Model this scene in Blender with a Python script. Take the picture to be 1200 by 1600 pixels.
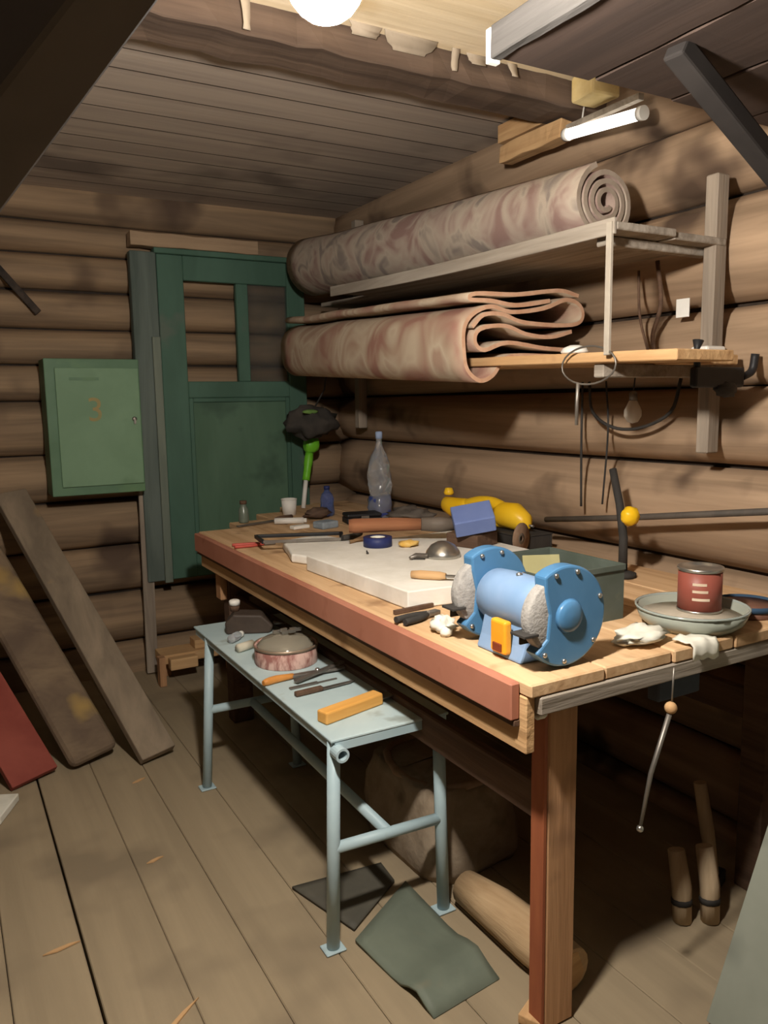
import bpy, bmesh, math, random
from mathutils import Vector, Matrix, noise
random.seed(7)
for o in list(bpy.data.objects): bpy.data.objects.remove(o)
S = bpy.context.scene
COL = S.collection
R = math.radians

# ------------------------------------------------------------------ camera
yaw, pitch, roll = R(29.5), R(8.0), R(0.9)
fw = Vector((math.sin(yaw)*math.cos(pitch), math.cos(yaw)*math.cos(pitch), -math.sin(pitch)))
rt = Vector((math.cos(yaw), -math.sin(yaw), 0)); up = rt.cross(fw)
Rx = rt*math.cos(roll) - up*math.sin(roll); Ux = rt*math.sin(roll) + up*math.cos(roll)
cd = bpy.data.cameras.new('camera'); cam = bpy.data.objects.new('camera', cd); COL.objects.link(cam)
cam.matrix_world = Matrix(((Rx.x, Ux.x, -fw.x, 0), (Rx.y, Ux.y, -fw.y, 0), (Rx.z, Ux.z, -fw.z, 1.5), (0, 0, 0, 1)))
cd.sensor_fit = 'VERTICAL'; cd.sensor_height = 32; cd.sensor_width = 24; cd.lens = 32*1230/1600
cd.clip_start = 0.02
S.camera = cam
# ------------------------------------------------------------------ world, exposure
w = bpy.data.worlds.new('world'); S.world = w; w.use_nodes = True
bg = w.node_tree.nodes['Background']; bg.inputs[0].default_value = (0.05, 0.06, 0.08, 1); bg.inputs[1].default_value = 0.3
S.view_settings.view_transform = 'Standard'; S.view_settings.look = 'None'
S.view_settings.gamma = 1; S.view_settings.use_curve_mapping = False
S.view_settings.exposure = 0.4
LAMP_POS = Vector((0.49, 1.0, 2.045)); BULB_EMIT = 1180.0

# ------------------------------------------------------------------ materials
def lin(h):
    if isinstance(h, str):
        h = [int(h[i:i+2], 16)/255 for i in (0, 2, 4)]
    return tuple(c/12.92 if c <= .04045 else ((c+.055)/1.055)**2.4 for c in h) + (1,)
MATS = {}
def mat(name, c1, c2=None, rough=.8, metal=0, scale=(6, 6, 6), detail=4, bump=0.0, bscale=40, spots=None, trans=0, emit=0, coat=0, alpha=1, mix=(.35, .65)):
    if name in MATS: return MATS[name]
    m = bpy.data.materials.new(name); m.use_nodes = True
    nt = m.node_tree; N = nt.nodes; L = nt.links; b = N['Principled BSDF']
    b.inputs['Roughness'].default_value = rough; b.inputs['Metallic'].default_value = metal
    b.inputs['Transmission Weight'].default_value = trans; b.inputs['Coat Weight'].default_value = coat
    b.inputs['Base Color'].default_value = lin(c1)
    b.inputs['Specular IOR Level'].default_value = .3 if not metal and not trans else .5
    if emit:
        b.inputs['Emission Color'].default_value = lin(c1); b.inputs['Emission Strength'].default_value = emit
    tc = N.new('ShaderNodeTexCoord'); mp = N.new('ShaderNodeMapping'); L.new(tc.outputs['Object'], mp.inputs[0])
    mp.inputs['Scale'].default_value = scale
    if c2:
        n = N.new('ShaderNodeTexNoise'); n.inputs['Scale'].default_value = 1; n.inputs['Detail'].default_value = detail
        n.inputs['Roughness'].default_value = .6; n.inputs['Distortion'].default_value = .4
        L.new(mp.outputs[0], n.inputs['Vector'])
        cr = N.new('ShaderNodeValToRGB'); cr.color_ramp.elements[0].position = mix[0]; cr.color_ramp.elements[1].position = mix[1]
        cr.color_ramp.elements[0].color = lin(c1); cr.color_ramp.elements[1].color = lin(c2)
        L.new(n.outputs['Fac'], cr.inputs[0]); out = cr.outputs[0]
        if spots:
            n2 = N.new('ShaderNodeTexNoise'); n2.inputs['Scale'].default_value = spots[1]; n2.inputs['Detail'].default_value = 3
            L.new(tc.outputs['Object'], n2.inputs['Vector'])
            r2 = N.new('ShaderNodeValToRGB'); r2.color_ramp.elements[0].position = spots[2]; r2.color_ramp.elements[1].position = spots[2]+.12
            L.new(n2.outputs['Fac'], r2.inputs[0])
            mx = N.new('ShaderNodeMix'); mx.data_type = 'RGBA'
            L.new(r2.outputs[0], mx.inputs[0]); L.new(out, mx.inputs[6]); mx.inputs[7].default_value = lin(spots[0]); out = mx.outputs[2]
        L.new(out, b.inputs['Base Color'])
    if bump:
        n3 = N.new('ShaderNodeTexNoise'); n3.inputs['Scale'].default_value = bscale; n3.inputs['Detail'].default_value = 4
        if c2: L.new(mp.outputs[0], n3.inputs['Vector']); n3.inputs['Scale'].default_value = 2.5
        else: L.new(tc.outputs['Object'], n3.inputs['Vector'])
        bp = N.new('ShaderNodeBump'); bp.inputs['Strength'].default_value = bump; bp.inputs['Distance'].default_value = .01
        L.new(n3.outputs['Fac'], bp.inputs['Height']); L.new(bp.outputs[0], b.inputs['Normal'])
    MATS[name] = m; return m
AX = {'x': (1.3, 22, 22), 'y': (22, 1.3, 22), 'z': (22, 22, 1.3)}
def wood(name, c1, c2, ax, spots=None, bump=.35, rough=.85, k=1.0):
    return mat(name, c1, c2, rough=rough, scale=tuple(v*k for v in AX[ax]), bump=bump, spots=spots)
M_logx = wood('log_wood_back', '75624f', '9f866a', 'x', spots=('5b4a3d', 1.8, .56), k=.5)
M_logy = wood('log_wood_right', '86705a', 'b0957a', 'y', spots=('554437', 2.4, .55), k=.45)
M_lowbounce = mat('low_bounce_wood', '3e342c', '54473c', scale=(3, 3, 8))  # unseen walls and near ceiling are coloured dark to cut bounced light
M_moss = mat('dark_caulk', '241d18', '3a2f26', scale=(8, 8, 8))
M_floor = wood('floor_wood', '8f8068', '9c8c72', 'y', spots=('82745f', 2.2, .52), bump=.12, k=.5)
M_ceil = wood('ceiling_wood', 'a2958a', 'b8aa9c', 'x', spots=('7f746c', 1.6, .54), k=.5, bump=.2)
M_ceil2 = wood('ceiling_beige', 'e0cba6', 'eeddbf', 'x', spots=('d0b384', 2.5, .6), k=.5)
M_beam = wood('beam_wood', '4a3c33', '6a584a', 'x', k=.6)
M_grey = wood('weathered_grey_wood_y', '83796d', 'a59c90', 'y')
M_greyx = wood('weathered_grey_wood_x', '7c7266', 'a1978a', 'x')
M_greyz = wood('weathered_grey_wood_z', '7a6f63', '9c8f80', 'z')
M_dark = wood('dark_timber', '2c2724', '463c35', 'y')
M_tan = wood('tan_wood_y', 'b58e63', 'd0aa7c', 'y', spots=('96714c', 5, .62))
M_tanx = wood('tan_wood_x', 'b58e63', 'cfa97b', 'x')
M_tanz = wood('tan_wood_z', '9c7452', 'b98e68', 'z', spots=('7c5c44', 4, .58))
M_top = wood('bench_top_wood', 'bd9870', 'd6b48c', 'y', spots=('9a7856', 6, .6), bump=.15)
M_red = mat('red_brown_paint', 'a46a54', 'b27862', rough=.6, scale=(3, 3, 3), spots=('965a46', 7, .64))
M_redleg = mat('red_stained_wood', '8e4f36', 'a3603f', rough=.7, scale=(20, 20, 2))
M_brown = wood('dark_brown_wood', '4e3a2e', '67503f', 'y')
M_blue = mat('pale_blue_enamel', '9fb6bd', 'b0c4c9', rough=.45, scale=(3, 3, 3), spots=('8a9a9c', 9, .66))
M_bluetop = mat('pale_blue_top', 'a8bcc0', 'b9cbcd', rough=.5, scale=(4, 4, 4), spots=('8f9892', 8, .62))
M_gblue = mat('grinder_blue', '45749c', '5180a8', rough=.35, scale=(5, 5, 5), coat=.3)
M_lblue = mat('grinder_light_blue', '7593b6', '869fc0', rough=.4, scale=(5, 5, 5))
M_stone = mat('abrasive_grey', '8f8c88', 'a3a09b', rough=.95, scale=(60, 60, 60), bump=.3)
M_yel = mat('yellow_plastic', 'e8b81c', 'eec230', rough=.35, scale=(4, 4, 4))
M_orange = mat('amber_plastic', 'e59a22', 'eda838', rough=.4, scale=(6, 6, 6))
M_chrome = mat('bright_metal', 'c8c6c0', 'b4b0a8', rough=.28, metal=.9, scale=(8, 8, 8))
M_steel = mat('dull_steel', '75706a', '8b857d', rough=.45, metal=.7, scale=(12, 12, 12))
M_black = mat('black_plastic', '1c1c1e', '28282a', rough=.5, scale=(6, 6, 6))
M_rubber = mat('dark_rubber', '2e2c2a', '3c3936', rough=.8, scale=(10, 10, 10))
M_foam = mat('white_foam', 'dcd8ce', 'e8e5dd', rough=.9, scale=(9, 9, 9), bump=.2)
M_white = mat('white_plastic', 'd8d6cf', 'e4e2dc', rough=.5, scale=(5, 5, 5))
M_paper = mat('crumpled_paper', 'cfcdbf', 'e2e0d4', rough=.9, scale=(14, 14, 14))
M_green = mat('cabinet_green', '4f6e52', '5b7a60', rough=.55, scale=(3, 3, 3), spots=('5f7f5c', 5, .6))
M_green2 = mat('cabinet_door_green', '678668', '739274', rough=.55, scale=(2.5, 2.5, 2.5), spots=('648264', 5, .62))
M_dgreen = mat('door_green', '3f5c4e', '4b6a5b', rough=.65, scale=(4, 4, 1.2), spots=('57655a', 5, .62))
M_dgreen2 = mat('door_panel_green', '47634f', '536f5b', rough=.65, scale=(5, 5, 1.2), spots=('3f5848', 4, .58))
M_casing = mat('casing_grey_green', '4d5852', '66706a', rough=.8, scale=(12, 12, 1.0))
M_olive = mat('olive_steel', '4a5249', '59615a', rough=.6, scale=(5, 5, 5), spots=('6a6e60', 9, .66))
M_lime = mat('lime_plastic', '5fae26', '74c032', rough=.4, scale=(5, 5, 5))
M_navy = mat('navy_plastic', '232b58', '2d3768', rough=.5, scale=(5, 5, 5))
M_slate = mat('slate_blue_card', '6476aa', '7082b4', rough=.6, scale=(5, 5, 5))
M_glass = mat('clear_plastic', 'eef2f6', rough=.14, trans=.82)
M_glassb = mat('blue_tinted_plastic', '7f92d0', rough=.12, trans=.75)
M_can = mat('red_can_print', '86463a', '96564a', rough=.45, scale=(4, 4, 2))
M_rug = None
def rugmat(name, a, b, c, d, sc):
    m = bpy.data.materials.new(name); m.use_nodes = True; nt = m.node_tree; N = nt.nodes; L = nt.links; bs = N['Principled BSDF']
    bs.inputs['Roughness'].default_value = 1; bs.inputs['Specular IOR Level'].default_value = .1
    tc = N.new('ShaderNodeTexCoord'); mp = N.new('ShaderNodeMapping'); mp.inputs['Scale'].default_value = sc; L.new(tc.outputs['Object'], mp.inputs[0])
    n = N.new('ShaderNodeTexNoise'); n.inputs['Scale'].default_value = 1.6; n.inputs['Detail'].default_value = 2.5; n.inputs['Distortion'].default_value = 1.2; L.new(mp.outputs[0], n.inputs['Vector'])
    cr = N.new('ShaderNodeValToRGB'); e = cr.color_ramp.elements; e[0].position = .34; e[0].color = lin(a); e[1].position = .46; e[1].color = lin(b)
    x = e.new(.55); x.color = lin(c); x = e.new(.66); x.color = lin(d)
    L.new(n.outputs['Fac'], cr.inputs[0]); L.new(cr.outputs[0], bs.inputs['Base Color'])
    n2 = N.new('ShaderNodeTexNoise'); n2.inputs['Scale'].default_value = 220; L.new(tc.outputs['Object'], n2.inputs['Vector'])
    bp = N.new('ShaderNodeBump'); bp.inputs['Strength'].default_value = .35; bp.inputs['Distance'].default_value = .004; L.new(n2.outputs['Fac'], bp.inputs['Height']); L.new(bp.outputs[0], bs.inputs['Normal'])
    return m
M_rug1 = rugmat('rug_faded_floral', '8a716a', 'a19084', 'aa9d8e', '857b74', (3.4, 4, 3.4))
M_rug2 = rugmat('rug_faded_red_beige', '957063', 'a9937f', 'b7a792', 'a18876', (2.2, 2.4, 2.2))
M_rugedge = mat('rug_backing', 'b38a6e', 'c29e84', rough=1, scale=(20, 20, 20))

# ------------------------------------------------------------------ mesh helpers
class MB:
    def __init__(s): s.v = []; s.f = []; s.sm = []
    def add(s, v, f, smooth=False):
        o = len(s.v); s.v += [tuple(p) for p in v]; s.f += [tuple(i+o for i in q) for q in f]; s.sm += [smooth]*len(f); return s
    def box(s, x0, x1, y0, y1, z0, z1):
        return s.add([(x0,y0,z0),(x1,y0,z0),(x1,y1,z0),(x0,y1,z0),(x0,y0,z1),(x1,y0,z1),(x1,y1,z1),(x0,y1,z1)],
            [(0,3,2,1),(4,5,6,7),(0,1,5,4),(1,2,6,5),(2,3,7,6),(3,0,4,7)])
    def bar(s, p0, p1, wv, wd, th):
        p0, p1 = Vector(p0), Vector(p1); d = (p1-p0).normalized(); wv = Vector(wv); wv = (wv - d*wv.dot(d)).normalized(); n = d.cross(wv)
        a, b = wv*wd/2, n*th/2
        v = [p0-a-b, p0+a-b, p0+a+b, p0-a+b, p1-a-b, p1+a-b, p1+a+b, p1-a+b]
        return s.add(v, [(0,3,2,1),(4,5,6,7),(0,1,5,4),(1,2,6,5),(2,3,7,6),(3,0,4,7)])
    def tube(s, pts, r, n=10, closed=False, caps=True):
        pts = [Vector(p) for p in pts]; m = len(pts); rr = r if isinstance(r, (list, tuple)) else [r]*m
        v = []; f = []; prev = None
        for i, p in enumerate(pts):
            d = (pts[min(i+1, m-1)] - pts[max(i-1, 0)]) if not closed else (pts[(i+1) % m]-pts[i-1])
            d.normalize()
            if prev is None: a = d.orthogonal().normalized()
            else:
                a = prev - d*prev.dot(d); a = a.normalized() if a.length > 1e-6 else d.orthogonal().normalized()
            prev = a; b = d.cross(a)
            for k in range(n):
                t = 2*math.pi*k/n; v.append(p + (a*math.cos(t)+b*math.sin(t))*rr[i])
        for i in range(m if closed else m-1):
            for k in range(n):
                j = (i+1) % m; f.append((i*n+k, i*n+(k+1) % n, j*n+(k+1) % n, j*n+k))
        s.add(v, f, True)
        if caps and not closed:
            o = len(s.v)-len(v)
            s.f += [tuple(o+k for k in reversed(range(n))), tuple(o+(m-1)*n+k for k in range(n))]; s.sm += [False, False]
        return s
    def cyl(s, p0, p1, r, r1=None, n=20):
        return s.tube([p0, p1], [r, r if r1 is None else r1], n)
    def lathe(s, prof, c=(0,0,0), n=24, axis='z', wob=None):
        v = []; f = []
        for i, (r, h) in enumerate(prof):
            for k in range(n):
                t = 2*math.pi*k/n; q = r*(1 if not wob else 1+wob(i, t))
                a, b = q*math.cos(t), q*math.sin(t)
                v.append({'z': (c[0]+a, c[1]+b, c[2]+h), 'y': (c[0]+a, c[1]+h, c[2]+b), 'x': (c[0]+h, c[1]+a, c[2]+b)}[axis])
        m = len(prof)
        for i in range(m-1):
            for k in range(n): f.append((i*n+k, i*n+(k+1) % n, (i+1)*n+(k+1) % n, (i+1)*n+k))
        s.add(v, f, True); o = len(s.v)-len(v)
        if prof[0] == prof[-1]: return s
        if prof[0][0] > 1e-5: s.f.append(tuple(o+k for k in reversed(range(n)))); s.sm.append(False)
        if prof[-1][0] > 1e-5: s.f.append(tuple(o+(m-1)*n+k for k in range(n))); s.sm.append(False)
        return s
    def prism(s, poly, h0, h1, axis='z'):
        n = len(poly)
        P = {'z': lambda a, b, h: (a, b, h), 'y': lambda a, b, h: (a, h, b), 'x': lambda a, b, h: (h, a, b)}[axis]
        v = [P(a, b, h0) for a, b in poly] + [P(a, b, h1) for a, b in poly]
        f = [tuple(reversed(range(n))), tuple(range(n, 2*n))] + [(i, (i+1) % n, n+(i+1) % n, n+i) for i in range(n)]
        return s.add(v, f)
    def sphere(s, c, r, n=16, m=10, sc=(1, 1, 1), jit=0, seed=0):
        v = []; f = []
        for i in range(1, m):
            th = math.pi*i/m
            for k in range(n):
                t = 2*math.pi*k/n; d = Vector((math.sin(th)*math.cos(t), math.sin(th)*math.sin(t), math.cos(th)))
                q = r*(1+jit*noise.noise(d*2.3+Vector((seed, seed*.7, 0))))
                v.append((c[0]+d.x*q*sc[0], c[1]+d.y*q*sc[1], c[2]+d.z*q*sc[2]))
        v += [(c[0], c[1], c[2]+r*sc[2]), (c[0], c[1], c[2]-r*sc[2])]
        for i in range(m-2):
            for k in range(n): f.append((i*n+k, (i+1)*n+k, (i+1)*n+(k+1) % n, i*n+(k+1) % n))
        T, B = len(v)-2, len(v)-1
        for k in range(n): f += [(T, k, (k+1) % n), (B, (m-2)*n+(k+1) % n, (m-2)*n+k)]
        return s.add(v, f, True)
    def build(s, name, m, parent=None, bevel=0, seg=2, sub=0, label=None):
        me = bpy.data.meshes.new(name); me.from_pydata(s.v, [], s.f); me.polygons.foreach_set('use_smooth', s.sm)
        bm = bmesh.new(); bm.from_mesh(me); bmesh.ops.recalc_face_normals(bm, faces=bm.faces); bm.to_mesh(me); bm.free()
        me.materials.append(m); me.update()
        o = bpy.data.objects.new(name, me); COL.objects.link(o)
        if parent: o.parent = parent
        if bevel:
            b = o.modifiers.new('bevel', 'BEVEL'); b.width = bevel; b.segments = seg; b.limit_method = 'ANGLE'; b.angle_limit = R(50)
        if sub:
            d = o.modifiers.new('sub', 'SUBSURF'); d.levels = sub; d.render_levels = sub
        if label: o['label'] = label
        return o
def tag(o, label, cat, group=None, kind=None):
    o['label'] = label; o['category'] = cat
    if group: o['group'] = group
    if kind: o['kind'] = kind
    return o
def struct(o, label=None):
    o['kind'] = 'structure'
    if label: o['label'] = label
    return o
def thing(name, label, cat, loc=(0,0,0), rz=0, group=None):
    e = bpy.data.objects.new(name, None); COL.objects.link(e); e.location = loc; e.rotation_euler = (0, 0, rz); e.empty_display_size = .05
    return tag(e, label, cat, group)
def one(mb, name, m, label, cat, loc=(0,0,0), rz=0, group=None, **k):
    o = mb.build(name, m, **k); o.location = loc; o.rotation_euler = (0, 0, rz); return tag(o, label, cat, group)
def smooth_path(pts, k=6, closed=False):
    out = []; n = len(pts); P = [Vector(p) for p in pts]
    rng = range(n if closed else n-1)
    for i in rng:
        p0 = P[i-1] if (i > 0 or closed) else P[0]*2-P[1]; p1 = P[i]; p2 = P[(i+1) % n]
        p3 = P[(i+2) % n] if (i+2 < n or closed) else P[-1]*2-P[-2]
        for j in range(k):
            t = j/k; out.append(.5*((2*p1)+(p2-p0)*t+(2*p0-5*p1+4*p2-p3)*t*t+(3*p1-p0-3*p2+p3)*t**3))
    if not closed: out.append(P[-1])
    return out

# ================================================================== SETTING
XR, YB, ZC = 2.2, 4.45, 2.6
X0, Y0 = -2.2, -1.8
# --- floor
fl = MB().box(X0-.2, 2.6, Y0-.2, 4.9, -.10, -.034).build('floor', M_moss); struct(fl)
x = X0 - .145
ws = [.19, .205, .2, .195, .21]
xs = [X0-.1]
while xs[-1] < 2.45: xs.append(xs[-1] + ws[len(xs) % 5])
seam = .245
off = seam - min(xs, key=lambda q: abs(q-.245)); xs = [q+off for q in xs]
for i in range(len(xs)-1):
    g = .0006 + .0012*random.random()**2; dz = random.uniform(-.002, 0)
    g1_, g2_ = (.004 if abs(xs[i]-seam) < .01 else g), (.003 if abs(xs[i+1]-seam) < .01 else g)
    MB().box(xs[i]+g1_, xs[i+1]-g2_, Y0-.1, 4.8, -.034, dz).build('floorboard', M_floor, fl, bevel=.003, seg=1)
# --- ceiling
ce = MB().box(X0-.2, 2.6, Y0-.2, 4.9, ZC+.0045, ZC+.09).build('ceiling', M_moss); struct(ce)
y = 2.3; i = 0
while y < 4.75:
    wdt = [.17, .2, .16, .19, .185][i % 5]
    dz = 0
    MB().box(X0-.1, 2.5, y+.0002, y+wdt-.0002, ZC+dz, ZC+.032).build('ceiling_board', M_ceil, ce)
    MB().box(X0-.1, 2.5, y-.003, y+.003, ZC-.0006, ZC+.004).build('joint_strip', M_moss, ce)
    y += wdt; i += 1
y = Y0-.1
while y < 2.2:
    wdt = .58 if y < 1.6-.3 else 2.22-y
    if wdt < .1: break
    MB().box(X0-.1, 2.5, y+.0002, y+wdt-.0002, ZC, ZC+.032).build('ceiling_panel', M_ceil2 if y > 1.3 else M_lowbounce, ce)
    y += wdt
# dark cross beam with a ragged front
def rough_box(mb, x0, x1, y0, y1, z0, z1, n=30, a=.01, ax='x', sd=0):
    rings = []
    for i in range(n+1):
        t = i/n
        c = [(0,0),(1,0),(1,1),(0,1)]
        ring = []
        for j, (u, v) in enumerate(c):
            q = Vector((t*9*(x1-x0 if ax=='x' else y1-y0), j*3.1+sd, sd*1.7))
            d1, d2 = a*noise.noise(q), a*noise.noise(q+Vector((0, 50, 3)))
            if ax == 'x': ring.append((x0+(x1-x0)*t, y0+(y1-y0)*u+d1, z0+(z1-z0)*v+d2))
            else: ring.append((x0+(x1-x0)*u+d1, y0+(y1-y0)*t, z0+(z1-z0)*v+d2))
        rings += ring
    f = [(0,1,2,3), (4*n+3, 4*n+2, 4*n+1, 4*n)]
    for i in range(n):
        for j in range(4): f.append((4*i+j, 4*i+(j+1) % 4, 4*i+4+(j+1) % 4, 4*i+4+j))
    return mb.add(rings, f)
struct(rough_box(MB(), X0-.1, 2.3, 2.22, 2.40, 2.515, ZC+.02, 60, .014).build('trim_1', M_beam, bevel=.004, seg=1), 'dark ceiling beam with ragged edge')

# --- log walls
def log(axis, c, r, a0, a1, m, parent, sd):
    n, k = 22, 14; v = []; f = []
    for i in range(n+1):
        a = a0+(a1-a0)*i/n
        for j in range(k):
            t = 2*math.pi*j/k
            q = Vector((a*.9, math.cos(t)*1.2+sd*3.3, math.sin(t)*1.2))
            rr = r[0]*(1+.07*noise.noise(q)+.03*noise.noise(q*3)); rz = r[1]*(1+.05*noise.noise(q+Vector((9, 0, 0))))
            w1 = .010*noise.noise(Vector((a*.7, sd*5.1, 0)))
            h = math.cos(t)*rr; z = math.sin(t)*rz
            if axis == 'x': v.append((a, c[0]+h, c[1]+z+w1))
            else: v.append((c[0]+h, a, c[1]+z+w1))
    for i in range(n):
        for j in range(k): f.append((i*k+j, i*k+(j+1) % k, (i+1)*k+(j+1) % k, (i+1)*k+j))
    mb = MB(); mb.add(v, f, True); mb.f += [tuple(range(k)), tuple(n*k+j for j in range(k))]; mb.sm += [False, False]
    return mb.build('log', m, parent)
wb = MB().box(X0-.25, 2.6, YB+.10, YB+.2, 0, ZC+.03).build('wall_back', M_moss); struct(wb)
gz = [-.12, .166, .456, .724, .985, 1.245, 1.53, 1.72, 1.905, 2.10, 2.285, 2.45, 2.68]
for i in range(len(gz)-1):
    h = gz[i+1]-gz[i]
    log('x', (YB+.10, (gz[i]+gz[i+1])/2), (.105, h/2*.97), X0-.1, 2.32, M_logx, wb, i+1)
wr = MB().box(XR+.12, XR+.22, Y0-.2, 4.75, 0, ZC+.03).build('wall_right', M_moss); struct(wr)
gr = [-.14, .05, .30, .60, .925, 1.266, 1.53, 1.79, 2.135, 2.40, 2.68]
for i in range(len(gr)-1):
    h = gr[i+1]-gr[i]
    log('y', (XR+.12, (gr[i]+gr[i+1])/2), (.12, h/2*.975), Y0-.1, 4.62, M_logy, wr, i+20)
wl = MB().box(X0-.22, X0-.12, Y0-.2, 4.75, 0, ZC+.03).build('wall_left', M_moss); struct(wl)
wf = MB().box(X0-.25, 2.6, Y0-.22, Y0-.12, 0, ZC+.03).build('wall_front', M_moss); struct(wf)
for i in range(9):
    log('y', (X0-.12, .15+i*.3), (.12, .147), Y0-.1, 4.62, M_lowbounce, wl, i+40)
    log('x', (Y0-.12, .15+i*.3), (.12, .147), X0-.1, 2.32, M_lowbounce, wf, i+60)

# --- green door leaf standing against the back wall
DY0, DY1 = 4.345, 4.385
d = bpy.data.objects.new('door_1', None); COL.objects.link(d); d.location = (1.5, DY1, .52)
struct(d, 'old green door leaf with upper openings against the log wall')
def part(n, m, p, *b, bev=.004, seg=1, lab=None):
    mb = MB()
    for q in b: mb.box(*q)
    o = mb.build(n, m, p, bevel=bev, seg=seg, label=lab)
    if p: o.matrix_parent_inverse = Matrix.Translation(p.location).inverted() if p.rotation_euler.z == 0 else (Matrix.Translation(p.location) @ Matrix.Rotation(p.rotation_euler.z, 4, 'Z')).inverted()
    return o
part('stile', M_dgreen, d, (1.095, 1.235, DY0, DY1, .53, 2.295))
part('stile', M_dgreen, d, (1.835, 1.945, DY0, DY1, .53, 2.295))
part('top_rail', M_dgreen, d, (1.235, 1.835, DY0, DY1, 2.165, 2.295))
part('middle_rail', M_dgreen, d, (1.235, 1.835, DY0, DY1, 1.535, 1.625))
part('bottom_rail', M_dgreen, d, (1.235, 1.835, DY0, DY1, .53, .66))
part('mullion', M_dgreen, d, (1.53, 1.60, DY0+.004, DY1, 1.625, 2.165))
part('panel', M_dgreen2, d, (1.235, 1.835, DY0+.018, DY1-.008, .66, 1.535))
part('panel_moulding', M_dgreen, d, (1.235, 1.26, DY0+.004, DY0+.02, .66, 1.535), (1.81, 1.835, DY0+.004, DY0+.02, .66, 1.535), (1.26, 1.81, DY0+.004, DY0+.02, 1.51, 1.535))
part('cap_moulding', M_dgreen, d, (1.08, 1.96, DY0-.02, DY1, 2.295, 2.325))
part('pane', mat('dusty_glass', 'eef0ec', rough=.2, trans=.97), d, (1.60, 1.835, DY0+.02, DY0+.024, 1.625, 2.165), bev=0)
t2 = MB().box(.955, 1.09, DY0-.01, DY1+.01, .53, 2.30).build('trim_2', M_casing, bevel=.004, seg=1); struct(t2, 'grey green door casing board left of the door')
t2b = MB().box(1.045, 1.088, DY0-.03, DY0-.011, .52, 1.86).build('casing_batten', mat('pale_grey_green', '626c62', '747c70', scale=(12,12,1.0)), t2, bevel=.003, seg=1)
t3 = MB(); rough_box(t3, .96, 1.66, DY0-.03, DY1+.02, 2.325, 2.395, 10, .008); struct(t3.build('trim_3', wood('pale_header_wood', '8a745e', 'a58d72', 'x'), bevel=.003, seg=1), 'rough pale board above the green door')

# ================================================================== LAMP (bare globe bulb on its flex)
lp = thing('pendant_lamp', 'bright bare globe bulb hanging on a flex from the ceiling', 'lamp', LAMP_POS)
bulb = MB().sphere((0, 0, 0), .052, 20, 12).build('bulb', mat('lit_bulb', 'fff6ea', emit=BULB_EMIT), lp)
MB().lathe([(.0, .0), (.021, 0), (.023, .03), (.02, .07), (.006, .085)], (0, 0, .049), 16).build('socket', M_black, lp)
MB().tube([(0, 0, .13), (.004, .01, .3), (0, .02, ZC-LAMP_POS.z)], .004, 8).build('flex', M_white, lp)
l2 = thing('pendant_lamp', 'unseen fill bulb added behind the viewpoint', 'lamp', (-.5, -.9, 2.3))  # unseen bulb, added as weak fill for the dark areas
MB().sphere((0, 0, 0), .05, 16, 10).build('bulb', mat('fill_bulb_glow', 'ffeeda', emit=26), l2)
MB().lathe([(.0, .0), (.021, 0), (.023, .03), (.02, .07), (.006, .085)], (0, 0, .049), 16).build('socket', M_black, l2)
MB().tube([(0, 0, .13), (0, 0, ZC-2.3)], .004, 8).build('flex', M_white, l2)
# third lamp: short tube by the right wall
tl = thing('tube_lamp', 'short white lit tube lamp by the right wall under the ceiling', 'lamp', (2.08, 2.11, 2.43))
MB().cyl((0, .165, .016), (0, -.165, -.016), .02, n=16).build('tube', mat('lit_tube', 'fffaf0', emit=1.6), tl)
MB().cyl((0, .185, .018), (0, .165, .016), .023, n=16).build('end_cap', M_white, tl)
MB().cyl((0, -.165, -.016), (0, -.185, -.018), .023, n=16).build('end_cap', M_white, tl)
MB().box(-.012, .012, -.17, .17, .026, .046).build('holder', M_greyx, tl)
MB().tube([(0, .1, .046), (.01, .1, .1), (.02, .1, .165)], .003, 6).build('flex', M_white, tl)

# ================================================================== WORKBENCH
BX, BY, BZ = 1.05, 1.24, .9
wbn = thing('workbench', 'large wooden workbench with red-brown front board', 'workbench', (1.6, 2.4, 0))
P = lambda n, m, *b, **k: part(n, m, wbn, *b, **k)
ends = [3.66, 3.86, 4.06, 4.26, 4.30]
xs2 = [1.052, 1.27, 1.49, 1.71, 1.935, 2.165]
for i in range(5):
    P('top_board', M_top, (xs2[i]+.0015, xs2[i+1]-.0015, BY+random.uniform(-.006, .004), ends[i], .868, BZ+random.uniform(-.002, .001)))
P('backing_plank', M_tan, (1.052, 1.078, 1.255, 3.63, .738, .8665), bev=.003)
P('red_front_board', M_red, (1.026, 1.052, 1.275, 3.64, .812, .897), bev=.004, lab='red-brown painted board')
P('shadow_strip', M_brown, (1.036, 1.052, 1.275, 3.64, .798, .811), bev=.001)  # dark strip stands in for the shaded gap below the red board
P('end_plank', M_greyx, (1.079, 2.165, 1.238, 1.262, .826, .8665), bev=.003, lab='weathered grey plank')
P('leg', M_tanz, (1.150, 1.240, 1.292, 1.338, 0, .8665), bev=.005)
P('leg_facing', M_redleg, (1.138, 1.1495, 1.293, 1.338, 0, .8665), bev=.002, lab='reddish stained strip')
P('leg', M_brown, (1.12, 1.22, 3.45, 3.53, 0, .8665)); P('leg', M_brown, (2.04, 2.14, 1.36, 1.44, 0, .8665)); P('leg', M_brown, (2.04, 2.14, 3.45, 3.53, 0, .8665))
P('long_rail', M_brown, (1.145, 1.175, 1.339, 3.449, .525, .62)); P('long_rail', M_brown, (2.07, 2.10, 1.441, 3.449, .525, .62))
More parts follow.
